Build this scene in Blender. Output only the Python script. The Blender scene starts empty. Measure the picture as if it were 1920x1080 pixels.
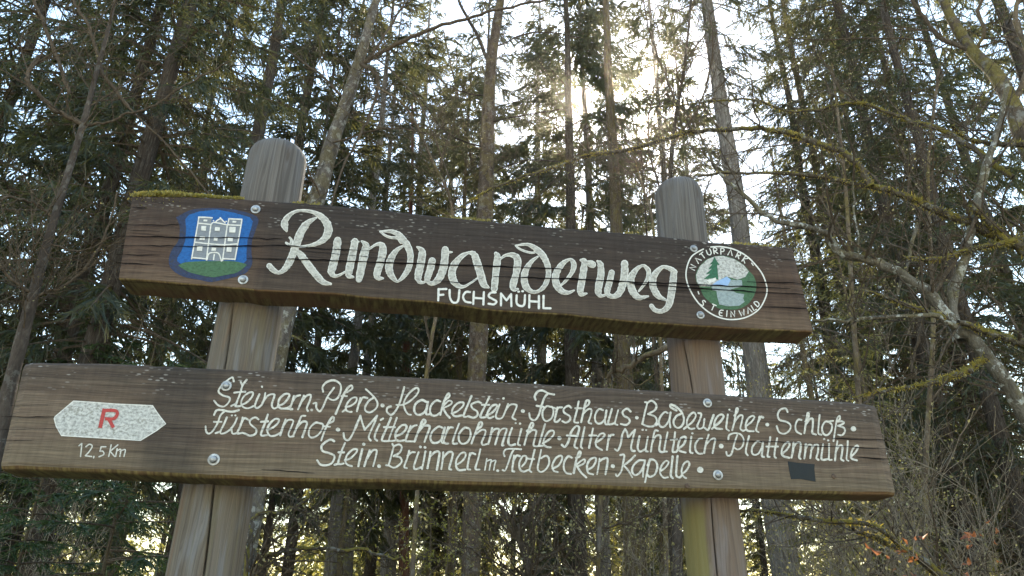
import bpy, math, random
import numpy as np
from mathutils import Vector, Matrix, Euler

# ------------------------------------------------------------------ camera, sky, sun, exposure
SC = bpy.context.scene
COL = SC.collection
F_PX, YAW, PITCH, ROLL = 1361.95, math.radians(7.508), math.radians(25.221), math.radians(0.6135)
CAM = np.array([0.0, -2.3, 1.6])
_cy, _sy, _cp, _sp = math.cos(YAW), math.sin(YAW), math.cos(PITCH), math.sin(PITCH)
FW = np.array([_sy*_cp, _cy*_cp, _sp]); _r = np.array([_cy, -_sy, 0.0]); _u = np.cross(_r, FW)
RT = _r*math.cos(ROLL) + _u*math.sin(ROLL); UP = _u*math.cos(ROLL) - _r*math.sin(ROLL)
cam = bpy.data.objects.new('camera', bpy.data.cameras.new('camera')); COL.objects.link(cam)
cam.matrix_world = Matrix(((RT[0], UP[0], -FW[0], CAM[0]), (RT[1], UP[1], -FW[1], CAM[1]), (RT[2], UP[2], -FW[2], CAM[2]), (0, 0, 0, 1)))
cam.data.sensor_width = 36.0; cam.data.lens = F_PX/1920*36.0
cam.data.clip_start = 0.05; cam.data.clip_end = 3000
SC.camera = cam

def ray(px, py):
    d = FW + RT*((px-960)/F_PX) + UP*((540-py)/F_PX)
    return d/np.linalg.norm(d)

SUN_DIR = ray(1163, 203)
SUN_EL = math.asin(SUN_DIR[2]); SUN_AZ = math.atan2(SUN_DIR[0], SUN_DIR[1])   # clockwise from +Y
W = bpy.data.worlds.new('World'); SC.world = W; W.use_nodes = True
nt = W.node_tree; bg = nt.nodes['Background']
sky = nt.nodes.new('ShaderNodeTexSky'); sky.sky_type = 'NISHITA'; sky.sun_disc = False
sky.sun_elevation = SUN_EL; sky.sun_rotation = SUN_AZ
sky.air_density = 1.8; sky.dust_density = 0.25; sky.ozone_density = 1.0
nt.links.new(sky.outputs[0], bg.inputs['Color']); bg.inputs['Strength'].default_value = 0.15
sl = bpy.data.lights.new('sun', 'SUN'); sl.energy = 5.0; sl.angle = math.radians(0.53); sl.color = (1.0, 0.88, 0.68)
so = bpy.data.objects.new('sun', sl); COL.objects.link(so)
so.rotation_euler = Vector(SUN_DIR).to_track_quat('Z', 'Y').to_euler()
so.location = (0, 0, 40)
SC.view_settings.view_transform = 'Standard'; SC.view_settings.look = 'None'
SC.view_settings.exposure = 1.62; SC.view_settings.gamma = 1.0
SC.view_settings.use_curve_mapping = False
SC.cycles.max_bounces = 6; SC.cycles.diffuse_bounces = 3; SC.cycles.glossy_bounces = 2
SC.cycles.transmission_bounces = 4; SC.cycles.transparent_max_bounces = 4
SC.cycles.use_denoising = True
SC.cycles.sample_clamp_indirect = 4.0

# ------------------------------------------------------------------ helpers
def pl(px, py, y=0.0):
    d = ray(px, py); t = (y-CAM[1])/d[1]
    return CAM + d*t
def at(px, py, D):
    """point on the line of sight at horizontal distance D from the camera"""
    d = ray(px, py); return CAM + d*(D/math.hypot(d[0], d[1]))
def slant(px, py, D):
    d = ray(px, py); return D/math.hypot(d[0], d[1])

class MB:
    """collects quads/tris with a material index into one mesh"""
    def __init__(s): s.v = []; s.f = []; s.m = []; s.n = 0
    def add(s, verts, faces, mi=0):
        verts = np.asarray(verts, float).reshape(-1, 3)
        o = s.n; s.v.append(verts); s.n += len(verts)
        for f in faces: s.f.append(tuple(i+o for i in f)); s.m.append(mi)
    def tube(s, pts, rad, sides=5, mi=0, cap=False):
        pts = np.asarray(pts, float); n = len(pts)
        tg = np.gradient(pts, axis=0); tg /= np.linalg.norm(tg, axis=1)[:, None]+1e-9
        ref = np.array([0.31, 0.17, 0.93]) if abs(tg[0][2]) < 0.8 else np.array([1.0, 0.13, 0.0])
        a = np.cross(tg, ref); a /= np.linalg.norm(a, axis=1)[:, None]+1e-9; b = np.cross(tg, a)
        th = np.arange(sides)*2*math.pi/sides
        ring = pts[:, None, :] + np.asarray(rad)[:, None, None]*(a[:, None, :]*np.cos(th)[None, :, None] + b[:, None, :]*np.sin(th)[None, :, None])
        fs = [(i*sides+j, i*sides+(j+1) % sides, (i+1)*sides+(j+1) % sides, (i+1)*sides+j) for i in range(n-1) for j in range(sides)]
        if cap: fs += [tuple(range(sides-1, -1, -1)), tuple((n-1)*sides+j for j in range(sides))]
        s.add(ring.reshape(-1, 3), fs, mi)
    def mesh(s, name, mats, smooth=False, off=None):
        me = bpy.data.meshes.new(name)
        v = np.vstack(s.v) if s.v else np.zeros((0, 3))
        if off is not None: v = v - np.asarray(off)
        me.from_pydata(v.tolist(), [], s.f)
        for m in (mats if isinstance(mats, (list, tuple)) else [mats]): me.materials.append(m)
        me.polygons.foreach_set('material_index', s.m)
        if smooth: me.polygons.foreach_set('use_smooth', [True]*len(s.f))
        me.update(); return me

def quad_mesh(name, V, mat, mi=None, smooth=False):
    """V: (n,4,3) loose quads"""
    V = np.asarray(V, np.float32); n = len(V)
    me = bpy.data.meshes.new(name)
    me.vertices.add(n*4); me.vertices.foreach_set('co', V.reshape(-1))
    me.loops.add(n*4); me.loops.foreach_set('vertex_index', np.arange(n*4, dtype=np.int32))
    me.polygons.add(n); me.polygons.foreach_set('loop_start', np.arange(n, dtype=np.int32)*4)
    me.polygons.foreach_set('loop_total', np.full(n, 4, np.int32))
    for m in (mat if isinstance(mat, (list, tuple)) else [mat]): me.materials.append(m)
    if mi is not None: me.polygons.foreach_set('material_index', np.asarray(mi, np.int32))
    me.update(calc_edges=True); return me

def mb_quads(mb):
    V = np.vstack(mb.v); return V[np.array(mb.f)]
def twig_crown(mb, q, off, mats):
    """twigs and their buds or leaves as one crown mesh"""
    b = mb_quads(mb); A = [b]+([q] if len(q) else [])
    return quad_mesh('twig_crown', np.concatenate(A)-off, mats, np.concatenate([np.full(len(x), i) for i, x in enumerate(A)]))

def link(name, me, parent=None):
    o = bpy.data.objects.new(name, me); COL.objects.link(o)
    if parent is not None: o.parent = parent
    return o
def empty(name, loc, label, cat, group=None):
    o = bpy.data.objects.new(name, None); COL.objects.link(o); o.location = loc
    o.empty_display_size = 0.3
    o['label'] = label; o['category'] = cat
    if group: o['group'] = group
    return o

def catmull(P, k=6):
    P = np.asarray(P, float)
    if len(P) < 3:
        t = np.linspace(0, 1, k+1)[:, None]; return P[0]*(1-t)+P[-1]*t
    Q = np.vstack([2*P[0]-P[1], P, 2*P[-1]-P[-2]]); out = []
    for i in range(1, len(Q)-2):
        p0, p1, p2, p3 = Q[i-1], Q[i], Q[i+1], Q[i+2]
        for t in np.linspace(0, 1, k, endpoint=False):
            out.append(0.5*((2*p1)+(-p0+p2)*t+(2*p0-5*p1+4*p2-p3)*t*t+(-p0+3*p1-3*p2+p3)*t**3))
    out.append(P[-1]); return np.array(out)

# ------------------------------------------------------------------ materials
class NT:
    def __init__(s, name):
        s.m = bpy.data.materials.new(name); s.m.use_nodes = True; s.t = s.m.node_tree
        s.t.nodes.clear(); s.out = s.t.nodes.new('ShaderNodeOutputMaterial')
    def n(s, ty, **kw):
        nd = s.t.nodes.new(ty)
        for k, v in kw.items():
            if k.startswith('_'): setattr(nd, k[1:], v)
        return nd
    def l(s, a, b): s.t.links.new(a, b)
    def val(s, sock, v):
        if hasattr(v, 'links'): s.l(v, sock)
        else: sock.default_value = v
    def pos(s): return s.n('ShaderNodeNewGeometry').outputs['Position']
    def obj(s): return s.n('ShaderNodeTexCoord').outputs['Object']
    def scale(s, vec, xyz, loc=(0, 0, 0)):
        m = s.n('ShaderNodeMapping'); s.l(vec, m.inputs[0]); m.inputs['Scale'].default_value = xyz; m.inputs['Location'].default_value = loc
        return m.outputs[0]
    def noise(s, vec, sc, det=4, rough=0.55, dist=0.0):
        n = s.n('ShaderNodeTexNoise'); s.l(vec, n.inputs['Vector']); n.inputs['Scale'].default_value = sc
        n.inputs['Detail'].default_value = det; n.inputs['Roughness'].default_value = rough; n.inputs['Distortion'].default_value = dist
        return n.outputs['Fac']
    def math(s, op, a, b=0.0, c=0.0, clamp=False):
        n = s.n('ShaderNodeMath', _operation=op); n.use_clamp = clamp
        s.val(n.inputs[0], a); s.val(n.inputs[1], b); s.val(n.inputs[2], c); return n.outputs[0]
    def ramp(s, fac, stops):
        r = s.n('ShaderNodeValToRGB'); s.l(fac, r.inputs[0]); e = r.color_ramp.elements
        while len(e) > 1: e.remove(e[0])
        e[0].position = stops[0][0]; e[0].color = tuple(stops[0][1])+(1,)
        for p, c in stops[1:]:
            q = e.new(p); q.color = tuple(c)+(1,)
        return r.outputs[0]
    def step(s, fac, a, b):
        m = s.n('ShaderNodeMapRange', _interpolation_type='SMOOTHSTEP'); s.l(fac, m.inputs[0])
        m.inputs[1].default_value = a; m.inputs[2].default_value = b; return m.outputs[0]
    def mix(s, fac, a, b, mode='MIX'):
        m = s.n('ShaderNodeMix', _data_type='RGBA', _blend_type=mode)
        s.val(m.inputs[0], fac)
        for i, c in ((6, a), (7, b)):
            if hasattr(c, 'links'): s.l(c, m.inputs[i])
            else: m.inputs[i].default_value = tuple(c)+(1,)
        return m.outputs[2]
    def sep(s, vec):
        n = s.n('ShaderNodeSeparateXYZ'); s.l(vec, n.inputs[0]); return n.outputs
    def normal_z(s):
        return s.sep(s.n('ShaderNodeNewGeometry').outputs['True Normal'])[2]
    def bump(s, h, strength, dist):
        b = s.n('ShaderNodeBump'); s.l(h, b.inputs['Height']); b.inputs['Strength'].default_value = strength; b.inputs['Distance'].default_value = dist
        return b.outputs[0]
    def principled(s, col, rough=0.8, nrm=None, metal=0.0, spec=0.3):
        p = s.n('ShaderNodeBsdfPrincipled')
        s.val(p.inputs['Base Color'], col if hasattr(col, 'links') else tuple(col)+(1,))
        s.val(p.inputs['Roughness'], rough); p.inputs['Metallic'].default_value = metal
        p.inputs['Specular IOR Level'].default_value = spec
        if nrm is not None: s.l(nrm, p.inputs['Normal'])
        s.l(p.outputs[0], s.out.inputs[0]); return s.m

def plank_material(name, dark, mid, light, zb, zt, stain_x, tan, warm):
    """weathered stained plank: grain along X, dark weathered strip under the top edge, paler strip over the bottom edge, stains, knots, pale flecks, algae below with bounce light painted in"""
    t = NT(name); P = t.pos(); x, y, z = t.sep(P)
    wav = t.math('MULTIPLY', t.math('SUBTRACT', t.noise(t.scale(P, (1.2, 2, 5)), 1.0, 2, 0.4), 0.5), 0.03)
    vk = t.n('ShaderNodeTexVoronoi'); t.l(t.scale(P, (2.0, 2, 4.6), (0.3, 0.2, 0.45)), vk.inputs['Vector']); vk.inputs['Scale'].default_value = 1.0
    kd = vk.outputs['Distance']
    zz = t.math('ADD', t.math('ADD', z, wav), t.math('MULTIPLY', t.step(kd, 0.30, 0.0), 0.022))      # grain flows round the knots
    cv = t.n('ShaderNodeCombineXYZ'); t.l(x, cv.inputs[0]); t.l(y, cv.inputs[1]); t.l(zz, cv.inputs[2]); G = cv.outputs[0]
    g = t.noise(t.scale(G, (1.3, 1.3, 40)), 1.0, 5, 0.65, 0.3)
    rings = t.noise(t.scale(G, (0.9, 30, 130)), 1.0, 2, 0.5)
    gf = t.noise(t.scale(G, (9, 60, 420)), 1.0, 3, 0.65)
    patch = t.noise(t.scale(P, (1.9, 3, 5.5)), 1.0, 4, 0.55, 0.6)
    patch2 = t.noise(t.scale(P, (5.2, 3, 10), (7, 3, 1)), 1.0, 5, 0.6, 0.5)
    drip = t.noise(t.scale(P, (55, 8, 2.5), (2, 0, 5)), 1.0, 4, 0.65)
    c = t.ramp(g, [(0.30, dark), (0.5, mid), (0.70, light)])
    c = t.mix(t.math('MULTIPLY', t.step(patch, 0.36, 0.64), 0.65), c, t.mix(0.6, c, warm))
    c = t.mix(t.math('MULTIPLY', t.step(patch2, 0.48, 0.66), 0.5), c, t.mix(0.6, c, tan))
    # dark weathered strip along the top, paler worn strip along the bottom, both with edges broken by stain blotches
    wv = t.math('ADD', z, t.math('MULTIPLY', t.math('SUBTRACT', patch2, 0.5), 0.22))
    c = t.mix(t.math('MULTIPLY', t.step(wv, zt-0.16, zt-0.02), 0.72), c, t.mix(0.75, c, (0.040, 0.035, 0.034)))
    c = t.mix(t.math('MULTIPLY', t.step(wv, zb+0.085, zb+0.03), 0.75), c, t.mix(0.7, c, tan))
    # old varnish stain
    sx = t.math('ADD', x, t.math('MULTIPLY', t.math('SUBTRACT', patch, 0.5), 0.18))
    m = t.math('MULTIPLY', t.step(sx, stain_x[0], stain_x[0]+0.10), t.step(sx, stain_x[1], stain_x[1]-0.10))
    c = t.mix(t.math('MULTIPLY', m, 0.75), c, t.mix(0.75, c, (0.034, 0.031, 0.030)))
    c = t.mix(0.55, c, t.ramp(rings, [(0.36, (0.62, 0.60, 0.58)), (0.5, (1.0, 1.0, 1.0)), (0.66, (1.22, 1.20, 1.16))]), 'MULTIPLY')
    c = t.mix(0.85, c, t.ramp(gf, [(0.32, (0.60, 0.60, 0.60)), (0.68, (1.32, 1.30, 1.26))]), 'MULTIPLY')
    c = t.mix(0.45, c, t.ramp(drip, [(0.33, (0.70, 0.70, 0.70)), (0.6, (1.1, 1.1, 1.1))]), 'MULTIPLY')
    # pale flecks of bare grain and lichen in the upper third
    vo = t.n('ShaderNodeTexVoronoi'); t.l(t.scale(P, (40, 30, 120)), vo.inputs['Vector']); vo.inputs['Scale'].default_value = 1.0
    msk = t.math('MULTIPLY', t.step(vo.outputs['Distance'], 0.36, 0.18), t.step(t.noise(t.scale(P, (7, 9, 18), (3, 0, 0)), 1.0, 3), 0.44, 0.60))
    msk = t.math('MULTIPLY', msk, t.step(z, zt-0.13, zt-0.03)); msk = t.math('MULTIPLY', msk, t.step(vo.outputs['Color'], 0.25, 0.45))
    c = t.mix(t.math('MULTIPLY', msk, 0.8), c, (0.30, 0.28, 0.26))
    kn = t.step(t.math('ADD', kd, t.math('MULTIPLY', gf, 0.05)), 0.085, 0.045)
    c = t.mix(t.math('MULTIPLY', kn, 0.75), c, t.mix(gf, (0.030, 0.020, 0.016), (0.085, 0.052, 0.038)))
    # algae in vertical runs on underside and lower arris, lightened to imitate ground bounce
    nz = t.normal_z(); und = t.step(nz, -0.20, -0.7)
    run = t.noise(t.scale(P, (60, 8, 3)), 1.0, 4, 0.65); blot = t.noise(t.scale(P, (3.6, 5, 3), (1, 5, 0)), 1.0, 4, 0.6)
    alg_bounce = t.mix(t.step(run, 0.34, 0.7), (0.090, 0.058, 0.030), (0.235, 0.185, 0.072))
    alg_bounce = t.mix(t.step(blot, 0.46, 0.62), alg_bounce, t.mix(0.75, alg_bounce, (0.165, 0.088, 0.046)))
    alg_bounce = t.mix(t.step(blot, 0.40, 0.30), alg_bounce, t.mix(0.8, alg_bounce, (0.05, 0.035, 0.022)))
    c = t.mix(t.math('MULTIPLY', und, 0.92), c, alg_bounce)
    h = t.math('ADD', t.math('ADD', t.math('MULTIPLY', g, 0.35), t.math('MULTIPLY', rings, 0.4)), t.math('MULTIPLY', gf, 0.4))
    return t.principled(c, 0.78, t.bump(h, 0.75, 0.005), spec=0.18)

M = {}
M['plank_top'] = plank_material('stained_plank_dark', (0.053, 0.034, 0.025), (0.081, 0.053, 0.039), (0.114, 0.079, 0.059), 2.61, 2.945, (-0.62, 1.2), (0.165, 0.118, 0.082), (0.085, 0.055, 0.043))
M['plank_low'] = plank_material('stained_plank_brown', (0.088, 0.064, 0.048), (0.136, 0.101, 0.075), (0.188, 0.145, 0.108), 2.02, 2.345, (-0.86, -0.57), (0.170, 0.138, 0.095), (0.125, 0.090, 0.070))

def post_material(name, cx, cy, algae):
    t = NT(name); P = t.pos(); x, y, z = t.sep(P)
    ang = t.math('ARCTAN2', t.math('SUBTRACT', x, cx), t.math('SUBTRACT', cy, y))      # 0 = towards the viewer
    cv = t.n('ShaderNodeCombineXYZ'); t.l(ang, cv.inputs[0]); t.l(z, cv.inputs[1])
    V = cv.outputs[0]
    wob = t.noise(t.scale(V, (2.5, 2.2, 1)), 1.0, 2, 0.5)
    cv2 = t.n('ShaderNodeCombineXYZ'); t.l(t.math('ADD', ang, t.math('MULTIPLY', wob, 0.55)), cv2.inputs[0]); t.l(z, cv2.inputs[1])
    V2 = cv2.outputs[0]
    g = t.noise(t.scale(V2, (13, 0.8, 1)), 1.0, 4, 0.6)
    gf = t.noise(t.scale(V2, (75, 3, 1)), 1.0, 3, 0.6)
    pt = t.noise(t.scale(V, (2.4, 3.5, 1), (4, 1, 0)), 1.0, 3, 0.5, 0.3)
    c = t.ramp(g, [(0.26, (0.070, 0.058, 0.047)), (0.42, (0.122, 0.104, 0.086)), (0.58, (0.158, 0.136, 0.113)), (0.80, (0.200, 0.177, 0.153))])
    c = t.mix(t.step(pt, 0.5, 0.68), c, t.mix(0.6, c, (0.20, 0.205, 0.225)))
    c = t.mix(t.step(pt, 0.46, 0.30), c, t.mix(0.55, c, (0.17, 0.112, 0.072)))
    c = t.mix(0.5, c, t.ramp(gf, [(0.3, (0.5, 0.5, 0.5)), (0.55, (1.0, 1.0, 1.0)), (0.72, (1.25, 1.25, 1.25))]), 'MULTIPLY')
    up = t.step(z, 2.88, 2.96)                                   # grey weathered head above the boards
    c = t.mix(t.math('MULTIPLY', up, 0.9), c, t.mix(0.8, c, t.ramp(g, [(0.32, (0.068, 0.062, 0.060)), (0.5, (0.118, 0.110, 0.106)), (0.70, (0.180, 0.170, 0.166))])))
    vk = t.n('ShaderNodeTexVoronoi'); t.l(t.scale(V, (1.5, 3.2, 1), (0.3, 0.6, 0)), vk.inputs['Vector']); vk.inputs['Scale'].default_value = 1.0
    c = t.mix(t.math('MULTIPLY', t.step(t.math('ADD', vk.outputs['Distance'], t.math('MULTIPLY', t.math('SUBTRACT', gf, 0.5), 0.12)), 0.15, 0.05), 0.7), c, (0.07, 0.055, 0.045))
    if algae:
        c = t.mix(t.math('MULTIPLY', t.step(z, 2.98, 2.90), 0.35), c, t.mix(g, (0.12, 0.072, 0.055), (0.26, 0.175, 0.140)))
        a = t.math('ADD', ang, t.math('MULTIPLY', t.math('SUBTRACT', t.noise(t.scale(V, (6, 6, 1)), 1.0, 3), 0.5), 0.35))
        m = t.math('MULTIPLY', t.step(a, -0.48, -0.72), t.step(z, 2.05, 1.95))
        c = t.mix(t.math('MULTIPLY', m, 0.6), c, (0.20, 0.185, 0.05))
    else:
        m = t.math('MULTIPLY', t.step(t.noise(t.scale(V, (5, 1.3, 1), (2, 2, 0)), 1.0, 3), 0.5, 0.64), t.step(z, 2.75, 2.55))
        c = t.mix(t.math('MULTIPLY', m, 0.22), c, (0.20, 0.18, 0.10))
    h = t.math('ADD', t.math('MULTIPLY', g, 0.6), t.math('MULTIPLY', gf, 0.4))
    return t.principled(c, 0.8, t.bump(h, 0.6, 0.004), spec=0.2)

def paint(name, col, var=0.25, rough=0.6, worn=None):
    t = NT(name); P = t.pos()
    n = t.noise(t.scale(P, (95, 60, 130)), 1.0, 4, 0.65)
    n2 = t.noise(t.scale(P, (14, 10, 30)), 1.0, 3, 0.6)
    lo = tuple(v*(1-var) for v in col); hi = tuple(min(1, v*(1+var*0.35)) for v in col)
    c = t.ramp(n, [(0.35, lo), (0.6, hi)])
    if worn:
        c = t.mix(t.math('MULTIPLY', t.step(t.math('ADD', t.math('MULTIPLY', n, 0.6), t.math('MULTIPLY', n2, 0.4)), 0.47, 0.40), 0.55), c, worn)
    return t.principled(c, rough, t.bump(n, 0.5, 0.0015), spec=0.3)
M['white_paint'] = paint('white_paint', (0.68, 0.67, 0.63), 0.18)
M['letter_fill'] = paint('cream_paint', (0.47, 0.46, 0.42), 0.34, worn=(0.25, 0.23, 0.20))
M['script_paint'] = paint('script_paint', (0.58, 0.565, 0.51), 0.28, worn=(0.36, 0.33, 0.28))
M['plate_paint'] = paint('plate_paint', (0.47, 0.47, 0.45), 0.5, worn=(0.25, 0.24, 0.20))
M['red_paint'] = paint('red_paint', (0.42, 0.055, 0.05), 0.2)
M['blue_paint'] = paint('blue_paint', (0.010, 0.10, 0.33), 0.25)
M['navy_paint'] = paint('navy_paint', (0.022, 0.035, 0.085), 0.4, worn=(0.05, 0.045, 0.05))
M['castle_grey'] = paint('castle_grey', (0.20, 0.22, 0.25), 0.15)
M['hill_green'] = paint('hill_green', (0.055, 0.125, 0.062), 0.3)
M['fir_green'] = paint('fir_green', (0.03, 0.12, 0.065), 0.3)
M['ice_blue'] = paint('ice_blue', (0.27, 0.42, 0.66), 0.1)
M['rock_grey'] = paint('rock_grey', (0.27, 0.33, 0.34), 0.25)
t = NT('crack_dark'); M['crack'] = t.principled((0.008, 0.006, 0.005), 1.0, spec=0.0)
t = NT('zinc'); n = t.noise(t.obj(), 60, 3); M['zinc'] = t.principled(t.ramp(n, [(0.3, (0.22, 0.22, 0.22)), (0.7, (0.52, 0.53, 0.54))]), 0.5, metal=0.75)
t = NT('tape'); n = t.noise(t.scale(t.pos(), (20, 20, 9)), 1.0, 2); M['tape'] = t.principled((0.012, 0.016, 0.019), 0.5, t.bump(n, 0.6, 0.01), spec=0.22)

def leafy(name, dk, md, lt, trans, tf=0.45, rough=0.6):
    """needle/leaf sprays: diffuse + light passing through, hue varying from spray to spray"""
    t = NT(name)
    rnd = t.n('ShaderNodeNewGeometry').outputs['Random Per Island']
    big = t.noise(t.obj(), 0.55, 2)
    f = t.math('ADD', t.math('MULTIPLY', rnd, 0.55), t.math('MULTIPLY', big, 0.6))
    oi = t.n('ShaderNodeObjectInfo')
    f = t.math('ADD', f, t.math('MULTIPLY', t.math('SUBTRACT', oi.outputs['Random'], 0.5), 0.25))
    c = t.ramp(f, [(0.25, dk), (0.55, md), (0.85, lt)])
    d = t.n('ShaderNodeBsdfDiffuse'); t.l(c, d.inputs[0])
    tr = t.n('ShaderNodeBsdfTranslucent'); t.l(t.mix(0.6, c, trans), tr.inputs[0])
    m = t.n('ShaderNodeMixShader'); m.inputs[0].default_value = tf
    t.l(d.outputs[0], m.inputs[1]); t.l(tr.outputs[0], m.inputs[2])
    g = t.n('ShaderNodeBsdfGlossy'); g.inputs['Roughness'].default_value = 0.45; g.inputs[0].default_value = (1, 1, 1, 1)
    m2 = t.n('ShaderNodeMixShader'); m2.inputs[0].default_value = 0.04
    t.l(m.outputs[0], m2.inputs[1]); t.l(g.outputs[0], m2.inputs[2]); t.l(m2.outputs[0], t.out.inputs[0])
    return t.m
M['needles'] = leafy('spruce_needles', (0.009, 0.018, 0.010), (0.021, 0.035, 0.018), (0.052, 0.064, 0.026), (0.30, 0.28, 0.08), 0.32)
M['needles_young'] = leafy('young_spruce_needles', (0.010, 0.024, 0.007), (0.021, 0.046, 0.012), (0.050, 0.082, 0.020), (0.12, 0.18, 0.05), 0.28)
M['needles_olive'] = leafy('olive_needles', (0.065, 0.075, 0.028), (0.125, 0.135, 0.044), (0.24, 0.225, 0.07), (0.45, 0.40, 0.09), 0.5)
M['buds'] = leafy('pale_buds', (0.11, 0.105, 0.045), (0.21, 0.195, 0.085), (0.36, 0.33, 0.16), (0.6, 0.53, 0.2), 0.5)
M['orange_leaf'] = leafy('dry_orange_leaves', (0.13, 0.045, 0.02), (0.25, 0.085, 0.03), (0.38, 0.16, 0.06), (0.6, 0.22, 0.07), 0.5)
M['yellow_leaf'] = leafy('fresh_yellow_leaves', (0.14, 0.15, 0.03), (0.27, 0.27, 0.05), (0.42, 0.40, 0.09), (0.75, 0.68, 0.10), 0.55)
M['moss'] = leafy('moss', (0.07, 0.06, 0.012), (0.17, 0.145, 0.028), (0.33, 0.27, 0.055), (0.65, 0.50, 0.08), 0.45)

def bark(name, lo, mid, hi, sc=1.0, lichen=0.0, moss=0.0):
    t = NT(name); P = t.obj()
    a = t.noise(t.scale(P, (9*sc, 9*sc, 2.2*sc)), 1.0, 5, 0.65, 0.5)
    b = t.noise(t.scale(P, (45*sc, 45*sc, 18*sc)), 1.0, 4, 0.65)
    f = t.math('ADD', t.math('MULTIPLY', a, 0.6), t.math('MULTIPLY', b, 0.4))
    c = t.ramp(f, [(0.34, lo), (0.5, mid), (0.66, hi)])
    if lichen:
        l = t.noise(t.scale(P, (7*sc, 7*sc, 7*sc), (3, 1, 2)), 1.0, 5, 0.7)
        c = t.mix(t.math('MULTIPLY', t.step(l, 0.53, 0.60), lichen), c, (0.42, 0.43, 0.40))
    if moss:
        l = t.noise(t.scale(P, (3.2*sc, 3.2*sc, 3.2*sc), (9, 1, 2)), 1.0, 4, 0.65)
        nz = t.sep(t.n('ShaderNodeNewGeometry').outputs['Normal'])[2]
        mm = t.step(t.math('ADD', l, t.math('MULTIPLY', nz, 0.10)), 0.48, 0.56)
        c = t.mix(t.math('MULTIPLY', mm, moss), c, t.mix(b, (0.07, 0.060, 0.014), (0.26, 0.21, 0.045)))
    return t.principled(c, 0.9, t.bump(f, 0.9, 0.03), spec=0.15)
M['bark_grey'] = bark('grey_spruce_bark', (0.075, 0.065, 0.06), (0.15, 0.135, 0.125), (0.25, 0.23, 0.215), 1.0, 0.35)
M['bark_dark'] = bark('dark_spruce_bark', (0.03, 0.024, 0.02), (0.062, 0.050, 0.042), (0.11, 0.092, 0.078), 1.0, 0.12)
M['bark_brown'] = bark('brown_bark', (0.055, 0.040, 0.028), (0.115, 0.088, 0.062), (0.20, 0.16, 0.115), 1.2, 0.15, 0.4)
M['bark_red'] = bark('reddish_pine_bark', (0.07, 0.035, 0.025), (0.145, 0.07, 0.05), (0.23, 0.125, 0.09), 1.0)
M['bark_lichen'] = bark('lichen_bark', (0.06, 0.05, 0.04), (0.13, 0.115, 0.09), (0.22, 0.20, 0.17), 2.5, 0.9, 0.25)
M['bark_moss'] = bark('mossy_bark', (0.04, 0.032, 0.022), (0.085, 0.07, 0.05), (0.15, 0.125, 0.095), 3.0, 0.3, 0.95)
M['bark_birchy'] = bark('mottled_bark', (0.040, 0.034, 0.030), (0.105, 0.092, 0.080), (0.20, 0.18, 0.16), 1.6, 0.5, 0.25)
M['bark_forked'] = bark('rough_bark', (0.030, 0.022, 0.018), (0.085, 0.064, 0.050), (0.165, 0.130, 0.105), 1.8, 0.2, 0.3)
M['bark_bole'] = bark('bole_bark', (0.035, 0.026, 0.018), (0.085, 0.064, 0.044), (0.17, 0.13, 0.09), 1.6, 0.25, 0.6)
M['twig'] = bark('twig_bark', (0.05, 0.038, 0.028), (0.10, 0.078, 0.057), (0.17, 0.135, 0.10), 4.0)
M['twig_pale'] = bark('pale_twig_bark', (0.11, 0.09, 0.068), (0.21, 0.175, 0.13), (0.34, 0.29, 0.22), 4.0)

# ------------------------------------------------------------------ setting: ground
t = NT('forest_floor'); P = t.pos()
a = t.noise(P, 0.5, 5, 0.6); b = t.noise(P, 9.0, 5, 0.7)
c = t.mix(t.step(a, 0.42, 0.6), t.ramp(b, [(0.3, (0.06, 0.042, 0.026)), (0.7, (0.19, 0.14, 0.085))]), t.ramp(b, [(0.3, (0.045, 0.055, 0.02)), (0.7, (0.13, 0.14, 0.05))]))
y = t.sep(P)[1]
c = t.mix(t.step(t.math('ADD', y, t.math('MULTIPLY', a, 3.0)), 1.0, -0.6), c, t.ramp(b, [(0.3, (0.30, 0.265, 0.215)), (0.7, (0.46, 0.42, 0.35))]))   # gravel track on the viewer's side
gm = t.principled(c, 0.95, t.bump(b, 0.8, 0.05), spec=0.1)
rng = np.random.default_rng(5)
gx = np.concatenate([-np.geomspace(150, 2, 24), np.linspace(-1.5, 1.5, 5), np.geomspace(2, 150, 24)]); n = len(gx)
gv = []
for yy in gx:
    for xx in gx:
        r = math.hypot(xx, yy); h = 0.05*math.sin(xx*1.7+yy*0.6)*math.cos(yy*1.3) if 1.5 < r < 40 else 0
        gv.append((xx, yy, h-0.02))
g = MB(); g.add(gv, [(j*n+i, j*n+i+1, (j+1)*n+i+1, (j+1)*n+i) for j in range(n-1) for i in range(n-1)])
ground = link('ground', g.mesh('ground', gm, True)); ground['kind'] = 'structure'; ground['label'] = 'forest floor of needles and moss beside a pale gravel track'

# ------------------------------------------------------------------ the trail sign
SGN = np.array([0.2, 0.22, 0.0])
sign = empty('trail_sign', SGN, 'weathered wooden trail sign of two lettered planks bolted across two round posts', 'trail sign')

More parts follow.
